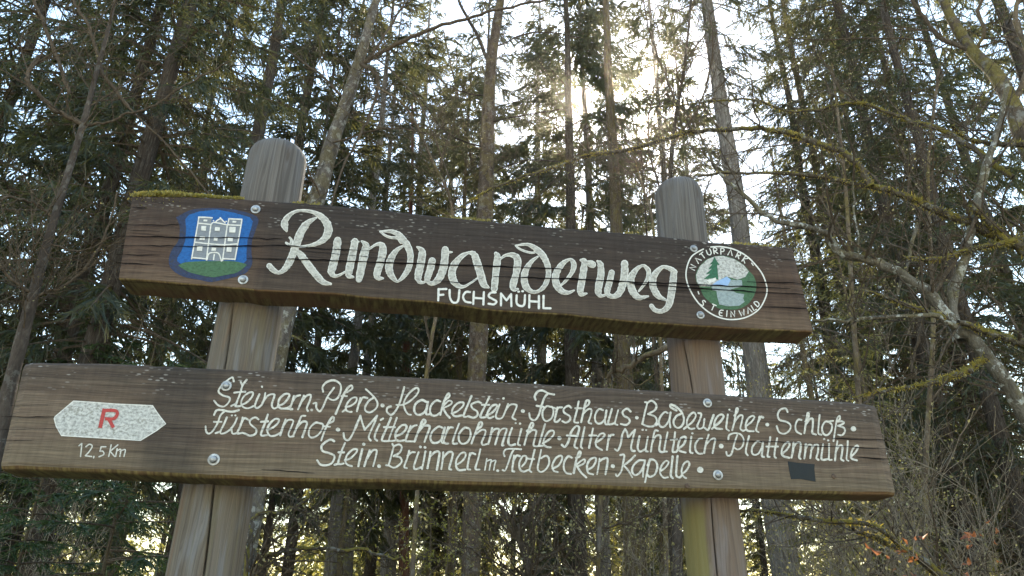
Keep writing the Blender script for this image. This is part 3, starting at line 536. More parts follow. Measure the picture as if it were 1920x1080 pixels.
# ---- script on the lower plank: strokes as read off the brush lettering
def S(txt): return [[tuple(float(c) for c in p.split(',')) for p in st.split()] for st in txt.split(';') if st.strip()]
CH = [
 ((380, 690), 260/1404, 22, """315,135 300,95 250,125 195,175 160,235 200,275 270,300 265,345 215,390 155,375 115,330;445,120 405,175 375,270 335,375 345,388 380,385;385,140 403,180;320,250 375,243 430,240;290,385 330,362;
 390,375 450,345 500,290 508,250 470,250 415,290 390,350 410,395 460,408 515,385;575,265 545,330 530,385 552,405 595,375 620,320 635,252;605,350 660,280 720,265 725,290 700,370 720,410 762,395;
 760,385 820,360 870,300 875,265 830,265 780,310 765,370 790,410 850,405 890,385;600,188 602,192;925,285 905,350 885,415 905,417;908,340 940,292 985,275;830,410 880,414;1025,280 1000,340 965,420;1000,345 1050,282 1095,275 1085,330 1055,405 1065,435;1104,424 1106,426;
 1120,360 1150,355 1150,400 1185,440 1220,390 1265,290 1330,200;1220,240 1215,190 1260,140 1330,125 1390,160 1400,220 1370,300 1320,325 1265,300;
 115,475 140,430 190,425 260,440 320,440 365,425;220,440 180,480 150,560 100,640 60,665 35,640 30,590;115,545 150,546 190,545;245,500 215,570 180,640 190,665 240,650 290,610 325,560 350,500;130,660 180,642;294,480 297,480;329,480 332,480;290,620 305,665 360,655;
 405,500 385,580 350,660 395,658;385,570 420,510 465,525;565,520 530,500 480,530 485,570 540,620 535,665 480,685 430,665 400,655;660,470 630,560 592,660 602,685 650,680;590,545 660,540;
 650,625 700,610 760,560 770,520 725,520 670,580 655,640 680,685 730,685 780,660;840,520 815,590 785,680;815,590 860,530 915,530 905,580 870,660 880,695 920,690;1040,485 1000,490 970,560 915,690;955,600 1010,545 1055,550 1045,600 1010,700;
 1190,560 1140,555 1085,610 1075,680 1110,705 1170,675 1215,610 1215,570 1190,560;1200,735 1230,650 1270,560 1310,500 1328,505 1320,540 1270,562;1225,590 1290,595;1330,740 1300,725 1250,745 1205,790 1215,840 1290,865 1335,895 1310,960 1250,985 1190,975 1160,935"""),
 ((620, 700), 260/1404, 22, """50,410 85,330 130,220 180,140 215,125 215,160 160,192;110,230 165,230;150,340 200,330 255,290 260,245 210,255 165,310 155,370 190,390 212,390;120,390 155,362;300,250 285,310 265,385;290,300 325,245 370,250;
 355,160 400,200 455,260 475,310 455,360 400,395 355,380 350,340 385,280 430,250;745,140 720,230 690,320 650,390 610,420 570,390 575,350 610,335;665,320 720,320 790,290 860,230 890,180 880,150 840,160 780,220 740,300 750,360 780,410 812,420;
 970,290 920,270 860,310 845,370 870,415 920,415 965,370 985,290;985,290 970,370 970,415 1010,412;1110,285 1070,275 1020,320 1005,380 1025,425 1070,425 1105,400;1110,420 1140,310 1180,215 1200,205 1200,235 1160,270;1130,345 1190,280 1225,285 1215,315 1145,350;1140,355 1170,410 1205,450;
 1225,405 1280,385 1340,330 1340,295 1290,300 1240,350 1230,400 1260,435 1330,425;130,605 140,660 180,675 220,620 260,530 300,430;300,430 320,500 345,570;345,570 400,510 470,430;470,430 440,510 400,600 385,650 405,680;495,515 460,590 445,650 470,682;507,472 530,458;
 610,450 560,570 520,660 530,685 590,685;670,450 630,560 592,665 608,685 680,675;540,545 650,545;660,635 720,610 765,560 760,525 715,530 665,590 655,650 680,685 745,678;810,530 785,600 760,680 800,688 850,690;790,590 830,540 872,525;850,690 890,580 930,480 955,475 955,500 900,542;888,595 940,535 995,530 1000,560 970,640 950,695;
 1130,550 1090,540 1030,590 1010,650 1030,700 1085,700 1130,650 1155,550;1155,550 1130,640 1125,700 1160,705;1190,545 1165,620 1145,690 1165,710 1190,710;1172,605 1205,550 1240,550;1300,510 1265,600 1237,690 1248,713 1280,710;
 145,705 110,790 77,900 92,920 132,912;80,800 135,800;40,925 85,915;145,880 200,860 260,800 265,770 220,775 165,830 150,890 170,925 215,940;320,770 300,850 280,940;395,780 370,850 340,940;372,860 420,785 465,780 455,850 430,940;640,735 615,830 590,920;625,715 640,735 690,720 720,745 700,800 640,838;640,838 700,850 720,890 690,930 640,955 590,935 560,930;
 795,785 775,860 745,945 772,960;778,835 820,800 852,800;890,800 865,870 842,950 862,970 920,950;960,790 945,870 925,970;1010,795 1000,860 980,960;1003,845 1060,795 1100,800 1095,860 1075,975;1140,800 1135,870 1120,970;1136,860 1190,800 1235,805 1225,870 1200,960 1222,975;1285,920 1330,890 1365,840 1360,805 1320,810 1275,870 1270,940 1300,980 1362,975"""),
 ((860, 710), 260/1404, 22, """130,175 95,260 57,350 52,383 82,385;225,245 190,235 130,260 140,300 185,330 190,370 150,395 95,380;310,185 265,280 222,370 232,393 290,385;235,265 310,265;280,370 330,350 380,300 385,265 340,275 300,330 290,370 310,400 352,385;415,260 390,330 375,380 395,405 440,395 470,335 500,255;470,330 520,265 580,265 585,290 560,350 545,395 577,415;452,200 456,200;
 780,215 770,180 800,130 850,120 910,150 965,160;900,155 870,190 840,270 810,370 770,420 725,400 715,350;790,275 860,285;930,285 890,280 850,330 855,400 890,430 940,400 960,340 950,290 930,285;950,292 978,302;1000,290 985,360 970,430 1000,435 1027,410;985,335 1010,295 1047,290;1140,295 1110,275 1065,305 1070,345 1125,380 1125,420 1085,445 1050,430;
 1215,230 1195,330 1170,430 1190,445 1210,445;1180,300 1240,300;1240,440 1265,330 1290,230 1320,225 1315,260 1262,300;1258,355 1310,310 1345,315 1335,380 1315,440 1342,455;
 95,500 55,500 5,560 5,630 40,660 90,640 120,580 115,520 95,500;130,655 165,560 210,450 235,445 230,480 175,525;168,565 230,520 270,525 265,570 235,640 245,670 295,660;340,500 320,590 300,660;328,550 370,510 410,515 395,580 370,665;397,555 440,510 485,510 470,570 440,670 455,675;540,500 515,570 502,640 522,675 570,665;635,510 615,590 600,660 622,675;577,450 580,450;621,455 624,455;
 665,670 695,560 730,455 755,455 745,490 690,530;695,565 745,520 785,530 775,590 757,670 782,685 820,680;875,460 845,560 822,640 817,675 852,680;850,655 910,620 960,570 960,530 915,535 870,600 860,660 890,690 932,695;1045,670 1075,690 1110,640 1140,540 1190,480 1220,500 1200,580 1172,680 1202,705;1095,575 1205,580;1275,490 1255,590 1237,680 1252,705;1360,505 1340,600 1320,700;1325,575 1395,575;
 115,755 100,830 90,910 117,920;102,805 130,755 167,765;220,715 195,820 170,900 180,920 212,920;465,785 455,750 480,715 540,710 632,715;560,715 530,770 500,860 470,930 445,925;560,780 550,860 542,930 562,940;552,835 585,780 617,785;640,890 680,840 685,790 650,785 615,850 620,915 655,940 705,925;770,720 745,820 717,920 737,945;700,810 765,815;
 835,720 815,820 800,910 830,945 880,920 915,860 910,800 880,780 835,805;950,910 1010,880 1045,820 1040,780 990,800 950,870 960,930 1002,945;1145,800 1110,785 1070,840 1065,910 1090,955 1137,965;1165,955 1185,850 1215,745 1235,745 1225,785 1190,802;1188,875 1250,825 1280,820 1265,860 1200,890;1200,890 1240,950 1292,1000;1310,920 1360,890 1390,830 1380,800 1330,820 1300,880 1310,950 1362,970"""),
 ((1100, 730), 260/1404, 22, """165,210 125,200 90,250 85,310 110,345 150,340 190,290 200,215;200,215 187,290 190,350 220,352;255,200 235,270 217,340 240,355 285,340;320,210 300,280 287,345 312,360;445,225 410,195 365,225 375,265 425,295 435,330 400,360 345,350;
 590,130 612,140 590,230 565,345;612,138 660,115 705,160 690,210 620,250;620,250 690,275 710,320 680,370 620,375 560,350;820,240 790,230 745,280 730,340 755,380 795,370 835,310 850,235;850,235 840,320 847,385;700,365 730,342;910,215 850,180 855,155 910,180 960,230 985,300 970,360 930,390 890,370 880,320 910,270 950,250;
 1020,370 1070,330 1105,270 1085,235 1045,260 1015,320 1020,370 1050,400 1092,395;985,400 1015,377;1130,240 1160,250 1145,310 1120,370 1140,400 1180,380 1192,300;1190,385 1230,410 1260,330 1285,260;1300,370 1350,330 1385,280 1370,255 1330,270 1295,330 1305,390 1372,402;1270,400 1295,377;
 90,540 140,510 180,470 170,445 130,460 95,520 95,570 120,595 157,615;225,465 215,540 205,612;218,520 245,465 272,460;285,605 315,620 345,550 360,460 390,400;390,400 410,440 420,490;420,490 455,445 490,410;490,410 470,490 450,580 460,620 487,625;535,475 520,550 517,600 540,630 587,610;620,480 605,560 597,620 617,630;563,410 567,410;600,412 604,412;
 650,630 665,530 690,420 720,420;662,545 700,475 745,470 745,530 735,610 757,635 792,630;820,435 800,530 787,620 812,630;895,435 885,530 870,625 892,635;850,510 917,505;930,600 980,560 1005,500 990,480 950,500 925,570 940,620 1002,640;905,635 930,602;1060,480 1050,560 1047,630 1072,645;1068,445 1072,445;1170,500 1135,505 1100,560 1105,620 1135,650 1172,650;
 1190,645 1210,540 1235,460;1203,570 1255,510 1300,500 1290,570 1275,645;130,700 120,780 105,860;128,730 165,705 210,700 205,780 190,860;340,665 380,665 370,740 350,830 310,880 295,860;490,670 440,720 375,770;375,770 420,820 462,890;580,720 530,720 475,770 460,830 490,870 540,840 580,770 590,720;590,720 575,800 570,885;640,710 620,800 592,940;618,770 650,710 700,730 715,790 690,860 640,885 608,860;
 745,830 800,790 830,740 800,725 755,780 745,850 780,895 822,890;870,680 860,780 852,870 872,900;920,675 910,780 907,870 937,895;960,860 1010,820 1040,760 1020,730 980,760 960,830 980,880 1007,900;945,890 965,872"""),
 ((1360, 740), 260/1404, 21, """25,200 15,280 10,340 37,365;38,152 42,152;70,360 95,260 110,150 125,140 125,170 90,212;93,275 140,215 175,215 165,280 152,340 175,365 202,358;205,320 260,280 295,230 270,215 225,250 205,320 225,365 287,370;345,220 325,300 312,360 337,380;333,275 360,225 382,230;
 630,175 610,140 560,150 530,200 550,255 620,275 660,310 650,360 600,395 545,380 520,320;770,255 735,255 710,310 720,370 767,400;800,390 815,290 830,190 845,195 840,235 810,272;817,295 860,245 885,250 885,320 880,385 917,405;955,205 945,300 942,390 972,405;1050,275 1010,275 980,330 990,390 1030,410 1070,370 1080,310 1050,275;1060,268 1092,265;
 1095,470 1110,370 1130,250 1155,215 1160,245 1130,272;1130,272 1180,270 1200,290 1140,315;1140,315 1200,335 1210,375 1180,410 1140,405;30,450 40,410 90,390 150,400 185,450 175,520 130,555 95,540;120,410 95,480 75,560 55,610 20,615 10,580;240,420 220,500 207,580 227,615;355,480 320,475 275,530 270,590 300,610 340,590 375,520 380,485;380,485 375,560 370,620 392,630;
 455,430 440,530 427,620 447,630;525,440 505,540 497,620 512,640;415,525 532,525;570,600 620,560 650,510 635,480 595,510 570,570 585,620 647,640;690,485 685,560 670,637;683,550 720,490 760,490 760,560 747,630 762,650;815,500 810,570 800,647;808,560 840,510 875,515 870,570 860,642;868,565 905,510 940,515 935,590 922,640 942,660;990,500 980,570 972,640 990,660 1045,650;1050,500 1050,580 1050,655 1077,660;
 998,450 1002,450;1041,463 1045,463;1110,667 1120,570 1135,470;1118,580 1150,520 1185,520 1180,600 1172,650 1197,670;1240,470 1235,560 1227,650 1247,670;1270,630 1320,580 1345,530 1330,515 1290,550 1270,620 1285,650 1332,665"""),
]
sm = MB()
for (o, sc, w, txt) in CH:
    f = Z(o[0], o[1], sc)
    for st in S(txt):
        q = f([(a, b, w) for a, b in st]); b_ = er.uniform(0.88, 1.08); q = [(x, y, 0.92*ww*b_*er.uniform(0.84, 1.14)) for x, y, ww in q]
        ribbon(sm, q, 0, 0.0008, k=5, edge=er)
for (o, dots) in (((380,690), ((1104,425,24),(1370,625,42))), ((620,700), ((525,325,38),(335,718,30),(490,940,36),(908,745,26),(955,750,26))), ((860,710), ((650,328,38),(1020,602,42),(395,932,26))), ((1100,730), ((508,287,34),(1362,575,46),(265,778,40),(1150,815,62))), ((1360,740), ((425,303,36),(1297,346,52)))):
    f = Z(o[0], o[1], 260/1404)
    for a, b, w in dots: ribbon(sm, f([(a-2, b-1, w), (a+2, b+1, w)]), 0, 0.0008)
f = Z(860, 710, 260/1404)
for st in S("285,810 275,870 265,925;279,840 305,826 330,825 320,870 310,925;324,845 350,832 375,830 365,870 355,925"): ribbon(sm, f([(a, b, 14) for a, b in st]), 0, 0.0008)
for st in S("618,692 640,674;640,674 636,725 630,776;672,700 700,680 722,695 700,735 668,770;668,770 717,776;735,775 732,787;828,700 792,700;792,700 782,735;782,735 805,735 812,760 775,778;870,685 860,735 850,776;922,685 862,735;862,735 897,776;917,715 911,745 905,776;912,735 945,720 938,776;940,735 980,722 970,776"):
    ribbon(sm, K5([(a, b, 10) for a, b in st]), 0, 0.0008, k=4)
sub('lettering', sm, [M['script_paint']], lower)

# ---- black patch of tape
tp = MB(); E5 = Z(1360, 740, 260/1404)
poly(tp, E5([(630,674),(720,688),(905,704),(902,760),(916,882),(860,872),(770,855),(665,856),(650,790)]), 0, 0.0012)
sub('tape_patch', tp, [M['tape']], lower)

# ---- bolts: washer with a domed head
def bolt(px, py, rw, parent, tilt=0.0):
    c = pl(px, py); mb = MB(); prof = [(rw, 0.0), (rw, 0.003), (rw*0.68, 0.0035), (rw*0.64, 0.0032), (rw*0.62, 0.007), (rw*0.5, 0.011), (rw*0.27, 0.0135), (0.0005, 0.014)]
    n = 20; V = []
    for r, h in prof:
        for k in range(n):
            a = 2*math.pi*k/n; V.append((c[0]+r*math.cos(a), -h-0.0005-tilt*r*math.sin(a)*0.3, c[2]+r*math.sin(a)))
    fs = [(i*n+j, i*n+(j+1) % n, (i+1)*n+(j+1) % n, (i+1)*n+j) for i in range(len(prof)-1) for j in range(n)]
    mb.add(V, fs, 0); sub('bolt', mb, [M['zinc']], parent, False)
for px, py in ((479.5, 393), (456, 525)): bolt(px, py, 0.0165, upper)
for px, py in ((1300.5, 466.5), (1313, 591)): bolt(px, py, 0.0145, upper)
for px, py, r in ((424.5, 724, 0.0165), (401, 862, 0.0175), (1326, 756, 0.0155), (1345.5, 891, 0.0165)): bolt(px, py, r, lower)

# ---- two rusty nail heads
M['rust'] = paint('rust', (0.10, 0.065, 0.045), 0.4)
for px, py in ((1563, 893), (1288.5, 911)):
    c = pl(px, py); mb = MB(); n = 14; V = [(c[0]+r*math.cos(2*math.pi*k/n), -h, c[2]+r*math.sin(2*math.pi*k/n)) for r, h in ((0.0085, 0.0004), (0.0075, 0.003), (0.004, 0.0042), (0.0004, 0.004)) for k in range(n)]
    mb.add(V, [(i*n+j, i*n+(j+1) % n, (i+1)*n+(j+1) % n, (i+1)*n+j) for i in range(3) for j in range(n)]); sub('nail', mb, [M['rust']], lower)

# ---- moss cushion along the upper plank's top left
mv = []; rng = np.random.default_rng(8)
def moss_at(px, py, n, sx, hmax):
    for _ in range(n):
        p = pl(px+rng.normal(0, sx), py+rng.normal(0, 1.0), rng.uniform(-0.003, 0.06)); h = rng.uniform(0.004, hmax)
        d = rng.normal(0, 1, 3); d[2] = abs(d[2])+0.6; d /= np.linalg.norm(d); s = np.cross(d, rng.normal(0, 1, 3)); s /= np.linalg.norm(s)
        w = 0.0022; mv.append([p-s*w, p+s*w, p+d*h+s*w*0.4, p+d*h-s*w*0.4])
for px in np.arange(252, 455, 3.0):
    k = math.exp(-((px-300)/60)**2)+0.15
    moss_at(px, np.interp(px, [247, 350, 460], [367, 367, 373]), int(30+70*k), 2.5, 0.007+0.013*k)
for _ in range(420):
    px = rng.choice([282, 335, 300, 262])+rng.normal(0, 9); moss_at(px, 372+abs(rng.normal(0, 7)), 1, 1, 0.006)
for px, q in ((872, 410), (885, 411), (860, 409), (900, 413), (915, 414), (1400, 458), (1440, 461), (1380, 457), (1180, 437), (590, 383), (560, 380)): moss_at(px, q, 60, 7, 0.007)
o = link('moss', quad_mesh('moss', np.array(mv)-SGN, M['moss']), upper)

# ---- posts
def post(cx, cy, pts_w, head, crack_px, mat, label, shift, seed):
    rng = np.random.default_rng(seed)
    (x1, y1, w1), (x2, y2, w2) = pts_w
    def fit(px, py, w):
        p = at(px, py, math.hypot(cx-CAM[0], cy-CAM[1])); return p[2], w/2/F_PX*float((p-CAM) @ FW)*0.985
    z1, r1 = fit(x1, y1, w1); z2, r2 = fit(x2, y2, w2)
    ztop = pl(head[0], head[1], cy)[2]; hh = head[2]
    # crack path -> angle(z)
    cr = []
    for run in crack_px:
        q = []
        for px, py in run:
            d = ray(px, py); ox, oy = CAM[0]-cx, CAM[1]-cy
            a = d[0]**2+d[1]**2; b = 2*(ox*d[0]+oy*d[1]); r = (r1+r2)/2; c = ox*ox+oy*oy-r*r
            tt = (-b-math.sqrt(max(0, b*b-4*a*c)))/(2*a); h = CAM+d*tt
            q.append((h[2], math.atan2(h[0]-cx, cy-h[1])))
        cr.append((np.array(sorted(q)), run))
    n = 420; th = np.linspace(-math.pi, math.pi, n, endpoint=False)
    zs = list(np.arange(-0.3, 1.4, 0.1))+list(np.arange(1.4, ztop-hh, 0.02))
    rows = [(z, 1.0, 0.0) for z in zs]+[(ztop-hh+hh*math.sin(a), max(0.002, math.cos(a))**0.55, math.sin(a)) for a in np.linspace(0, math.pi/2, 22)]
    V = []
    ph = rng.uniform(0, 6, 6)
    for z, k, s in rows:
        r0 = np.interp(z, sorted([z1, z2]), [r1, r2] if z1 < z2 else [r2, r1])
        if z < min(z1, z2): r0 = (r1 if z1 < z2 else r2)*(1+0.03*(min(z1, z2)-z))
        r = r0*k*(1+0.012*np.sin(2*th+ph[0]+z*0.8)+0.006*np.sin(5*th+ph[1]+z*1.7)+0.003*np.sin(23*th+ph[2]+3*math.sin(z*2))+0.0022*np.sin(47*th+ph[3]+2*math.sin(z*3)))
        for q, run in cr:
            if q[0, 0]-0.03 < z < q[-1, 0]+0.03:
                tc = np.interp(z, q[:, 0], q[:, 1])+0.012*math.sin(z*17+ph[4]); fade = min(1, (z-q[0, 0]+0.03)/0.05, (q[-1, 0]+0.03-z)/0.05)
                r = r-0.03*fade*np.exp(-((th-tc)/CW)**2)
        V += [(cx+shift*s*s+rr*math.sin(a), cy-rr*math.cos(a), z-(0.05*s*(rr*math.sin(a)) if shift else 0)) for a, rr in zip(th, r)]
    fs = [(i*n+j, i*n+(j+1) % n, (i+1)*n+(j+1) % n, (i+1)*n+j) for i in range(len(rows)-1) for j in range(n)]
    fs.append(tuple((len(rows)-1)*n+j for j in range(n)))
    mb = MB(); mb.add(V, fs, 0)
    o = sub('post', mb, [mat], sign, True); o['label'] = label
CW = 0.022
LP = (-0.6212, 0.135+0.09); RP = (1.0453, 0.135+0.09)
post(LP[0], LP[1], ((399, 1000, 129), (514, 325, 107)), (517, 276, 0.07), [[(434, 581), (428, 640), (421, 690)], [(401, 915), (393, 980), (382, 1079)]],
     post_material('left_post_wood', LP[0], LP[1], False), 'thicker post with a long black drying crack', 0.0, 1)
CW = 0.014
post(RP[0], RP[1], ((1336, 1000, 109), (1277, 410, 90)), (1286, 345, 0.075), [[(1283.5, 653), (1290, 690), (1298, 732)], [(1333.6, 943), (1338, 1000), (1344, 1079)]],
     post_material('right_post_wood', RP[0], RP[1], True), 'thinner post with a lopsided head and a yellow-green algae stripe', 0.014, 2)

# ------------------------------------------------------------------ the forest: prototypes
def ribbons_to_quads(P0, D, L, Wd, rng, bend=0.25, segs=2, tip=0.3):
    """needle sprays: P0 (n,3) roots, D unit directions, L lengths, Wd widths -> loose quads of tapering, sagging ribbons"""
    n = len(P0)
    side = np.cross(D, rng.normal(0, 1, (n, 3))); side /= np.linalg.norm(side, axis=1)[:, None]+1e-9
    out = []
    prev = P0; pw = Wd*0.7
    for k in range(1, segs+1):
        s = k/segs; q = P0+D*(L*s)[:, None]; q = q.copy(); q[:, 2] -= bend*L*s*s
        w = Wd*(1-(1-tip)*s) if k == segs else Wd*1.0
        out.append(np.stack([prev-side*(pw/2)[:, None], prev+side*(pw/2)[:, None], q+side*(w/2)[:, None], q-side*(w/2)[:, None]], 1))
        prev, pw = q, w
    return np.concatenate(out)

def spruce_crown(seed, H, z0, Lmax, step=0.42, per=6, droop=0.35, dens=1.0, wd=0.034, gap=0.12, upturn=0.35, twig_len=0.42, sub_n=5, pw=0.75):
    rng = np.random.default_rng(seed); Qs = []; br = []
    z = z0
    roots, dirs, lens = [], [], []
    while z < H-0.25:
        u = (z-z0)/(H-z0)
        Lz = Lmax*((1-u)**pw)*(0.55+0.45*min(1, u/0.12))+0.12
        az0 = rng.uniform(0, 6.28)
        for k in range(per):
            if rng.random() < gap: continue
            az = az0+6.283*k/per+rng.normal(0, 0.25); L = Lz*rng.uniform(0.6, 1.12)
            s = np.linspace(0, 1, 8); h = np.array([math.cos(az), math.sin(az)])
            rise = (0.45*u-0.10+rng.normal(0, 0.08))
            zz = z+rng.normal(0, 0.08)+L*(rise*s-droop*(1-u*0.75)*(1.6*s*s-upturn*2.2*s**3))
            side = np.array([-h[1], h[0]])*rng.normal(0, 0.10)*L
            pts = np.column_stack([h[0]*L*s*0.95+side[0]*s*s, h[1]*L*s*0.95+side[1]*s*s, zz])
            br.append((pts, np.linspace(0.008+0.006*L, 0.004, 8)))
            nt_ = int(L/0.085*dens)
            ts = np.sort(rng.uniform(0.16 if u > 0.25 else 0.3, 1.0, nt_)); i = np.minimum((ts*7).astype(int), 6); fr = ts*7-i
            root = pts[i]*(1-fr)[:, None]+pts[i+1]*fr[:, None]
            tg = pts[i+1]-pts[i]; tg /= np.linalg.norm(tg, axis=1)[:, None]
            sgn = rng.choice([-1, 1], nt_)[:, None]; sd = np.column_stack([-tg[:, 1], tg[:, 0], np.zeros(nt_)])*sgn
            d = tg*rng.uniform(0.3, 1.0, nt_)[:, None]+sd*rng.uniform(0.35, 1.0, nt_)[:, None]+rng.normal(0, 0.18, (nt_, 3)); d[:, 2] -= rng.uniform(0.0, 0.75, nt_)*(1-u*0.7)
            d /= np.linalg.norm(d, axis=1)[:, None]
            roots.append(root); dirs.append(d); lens.append(twig_len*rng.uniform(0.4, 1.15, nt_)*(0.55+0.45*np.sqrt(np.clip(1.05-ts, 0, 1)))*min(1.0, 0.45+L*0.4))
        z += step*rng.uniform(0.7, 1.3)
    R = np.concatenate(roots); D = np.concatenate(dirs); L = np.concatenate(lens)
    Qs.append(ribbons_to_quads(R, D, L, np.full(len(R), wd), rng, 0.25, 2, 0.35))
    for k in range(sub_n):                                     # side sprays of each twig
        t = rng.uniform(0.15, 0.95, len(R)); P = R+D*(L*t)[:, None]; P[:, 2] -= 0.25*L*t*t
        d = D*0.8+rng.normal(0, 0.55, (len(R), 3)); d[:, 2] -= 0.25; d /= np.linalg.norm(d, axis=1)[:, None]
        Qs.append(ribbons_to_quads(P, d, L*rng.uniform(0.22, 0.5, len(R)), np.full(len(R), wd*0.8), rng, 0.15, 1, 0.3))
    mb = MB()
    for p, r in br: mb.tube(p, r, 4)
    return np.concatenate(Qs), mb

def dead_branches(mb, seed, z0, z1, n, Lm, r0=0.011, dense=1.0):
    """bare lower branches of a spruce: thin, drooping, with side twigs"""
    rng = np.random.default_rng(seed)
    for _ in range(n):
        z = rng.uniform(z0, z1); az = rng.uniform(0, 6.283); L = Lm*rng.uniform(0.3, 1.1); h = np.array([math.cos(az), math.sin(az), 0])
        s = np.linspace(0, 1, 6)[:, None]; rise = rng.normal(0.12, 0.18)
        p = np.array([0, 0, z])+h*L*s+np.array([0, 0, 1])*L*(rise*s-rng.uniform(0.2, 0.55)*s*s)+rng.normal(0, 0.025, (6, 3))*L*s
        r = r0*(0.5+0.5*L/Lm); mb.tube(p, np.linspace(r, r*0.3, 6), 4)
        for k in range(int(L*5.5*dense)):
            t = rng.uniform(0.25, 0.98); i = min(int(t*5), 4); q = p[i]*(1-(t*5-i))+p[i+1]*(t*5-i)
            d = h*0.7+np.cross(h, [0, 0, 1])*rng.choice([-1, 1])*rng.uniform(0.4, 1.1)+np.array([0, 0, rng.normal(-0.25, 0.35)]); d /= np.linalg.norm(d)
            l = rng.uniform(0.12, 0.5)*min(1, L); e = rng.normal(0, 0.12, 3)*l
            mb.tube([q, q+d*l*0.5+e*0.5, q+d*l+e-np.array([0, 0, 0.15*l])], [r*0.4, r*0.28, r*0.14], 3)
            if rng.random() < 0.6:
                m = q+d*l*0.5+e*0.5; d2 = d+rng.normal(0, 0.7, 3); d2 /= np.linalg.norm(d2); mb.tube([m, m+d2*l*0.5], [r*0.25, r*0.12], 3)

def trunk_mesh(name, H, mat, seed, taper=0.9, sides=14, flare=0.3):
    """unit-radius trunk, scaled per tree"""
    rng = np.random.default_rng(seed); zs = np.concatenate([[-0.4, 0, 0.15, 0.4, 0.8], np.linspace(1.3, H, 42)])
    a, b, c = rng.uniform(0, 6, 3); V = []
    for z in zs:
        r = (1-taper*max(0, z)/H)*(1+flare*math.exp(-max(0, z)/0.5)); ox = 0.25*math.sin(z*0.35+a)+0.12*math.sin(z*1.1+b)-0.25*math.sin(a)-0.12*math.sin(b); oy = 0.25*math.cos(z*0.31+c)-0.25*math.cos(c)
        for k in range(sides):
            t = 6.283*k/sides; rr = r*(1+0.05*math.sin(3*t+z*0.9+a)+0.035*math.sin(5*t+z*2.3+b)+rng.normal(0, 0.018)); V.append((ox+rr*math.cos(t), oy+rr*math.sin(t), z))
    n = len(zs); mb = MB(); mb.add(V, [(i*sides+j, i*sides+(j+1) % sides, (i+1)*sides+(j+1) % sides, (i+1)*sides+j) for i in range(n-1) for j in range(sides)])
    return mb.mesh(name, mat, True)

HS = 24.0
PROTO = {}
def make_proto(key, seed, needles, dead, **kw):
    q, mb = spruce_crown(seed, **kw)
    db = MB(); dead_branches(db, seed+50, *dead); b = np.concatenate([mb_quads(db), mb_quads(mb)])
    PROTO[key] = quad_mesh('crown_'+key, np.concatenate([q, b]), [needles, M['twig']], np.concatenate([np.zeros(len(q)), np.ones(len(b))]))
# dense drooping crown / open crown / high crown on a long bare stem / grey-green ragged / small full young spruce / olive sunlit
make_proto('dense', 11, M['needles'], (1.2, 6.0, 60, 1.7), H=HS, z0=3.2, Lmax=2.7, step=0.40, per=7, droop=0.48, dens=1.35, wd=0.025, sub_n=9, gap=0.30)
make_proto('open', 12, M['needles'], (1.2, 8.5, 90, 1.9), H=HS, z0=5.0, Lmax=2.4, step=0.5, per=6, droop=0.44, dens=1.5, gap=0.3, wd=0.027, sub_n=9)
make_proto('high', 13, M['needles'], (1.0, 12.5, 120, 1.7), H=HS, z0=10.5, Lmax=2.2, step=0.5, per=6, droop=0.40, dens=1.4, gap=0.25, wd=0.027, sub_n=8)
make_proto('ragged', 14, M['needles'], (1.2, 9.0, 80, 1.6), H=HS, z0=7.5, Lmax=2.1, step=0.62, per=6, droop=0.5, dens=1.5, gap=0.3, twig_len=0.5, wd=0.027, sub_n=9)
make_proto('olive', 15, M['needles_olive'], (1.0, 4.0, 30, 1.2), H=HS, z0=3.0, Lmax=2.2, step=0.5, per=6, droop=0.5, dens=0.9, gap=0.25, wd=0.028, sub_n=8)
make_proto('young', 16, M['needles_young'], (0.3, 0.8, 6, 0.5), H=5.0, z0=0.5, Lmax=1.5, step=0.26, per=6, droop=0.42, dens=2.6, wd=0.015, twig_len=0.30, sub_n=11, upturn=0.42, pw=0.9, gap=0.2)
# the same kinds with broader sprays, for trees standing further off
make_proto('fardense', 21, M['needles'], (1.2, 6.5, 50, 1.6), H=HS, z0=4.6, Lmax=3.0, step=0.62, per=6, droop=0.46, dens=1.8, wd=0.052, twig_len=0.55, gap=0.22, sub_n=8)
make_proto('faropen', 22, M['needles'], (1.2, 8.0, 70, 1.8), H=HS, z0=6.2, Lmax=3.4, step=0.95, per=5, droop=0.44, dens=1.9, wd=0.050, twig_len=0.55, gap=0.28, sub_n=8)
make_proto('farhigh', 23, M['needles'], (1.2, 11.0, 90, 1.7), H=HS, z0=6.8, Lmax=2.9, step=0.85, per=5, droop=0.42, dens=1.8, wd=0.050, twig_len=0.5, gap=0.28, sub_n=8)
TR = {k: trunk_mesh('trunk_'+k, HS, M['bark_'+k], i+1) for i, k in enumerate(('grey', 'dark', 'brown', 'red'))}
TRY = trunk_mesh('trunk_young', 5.0, M['bark_brown'], 9, 0.85, 10, 0.2)

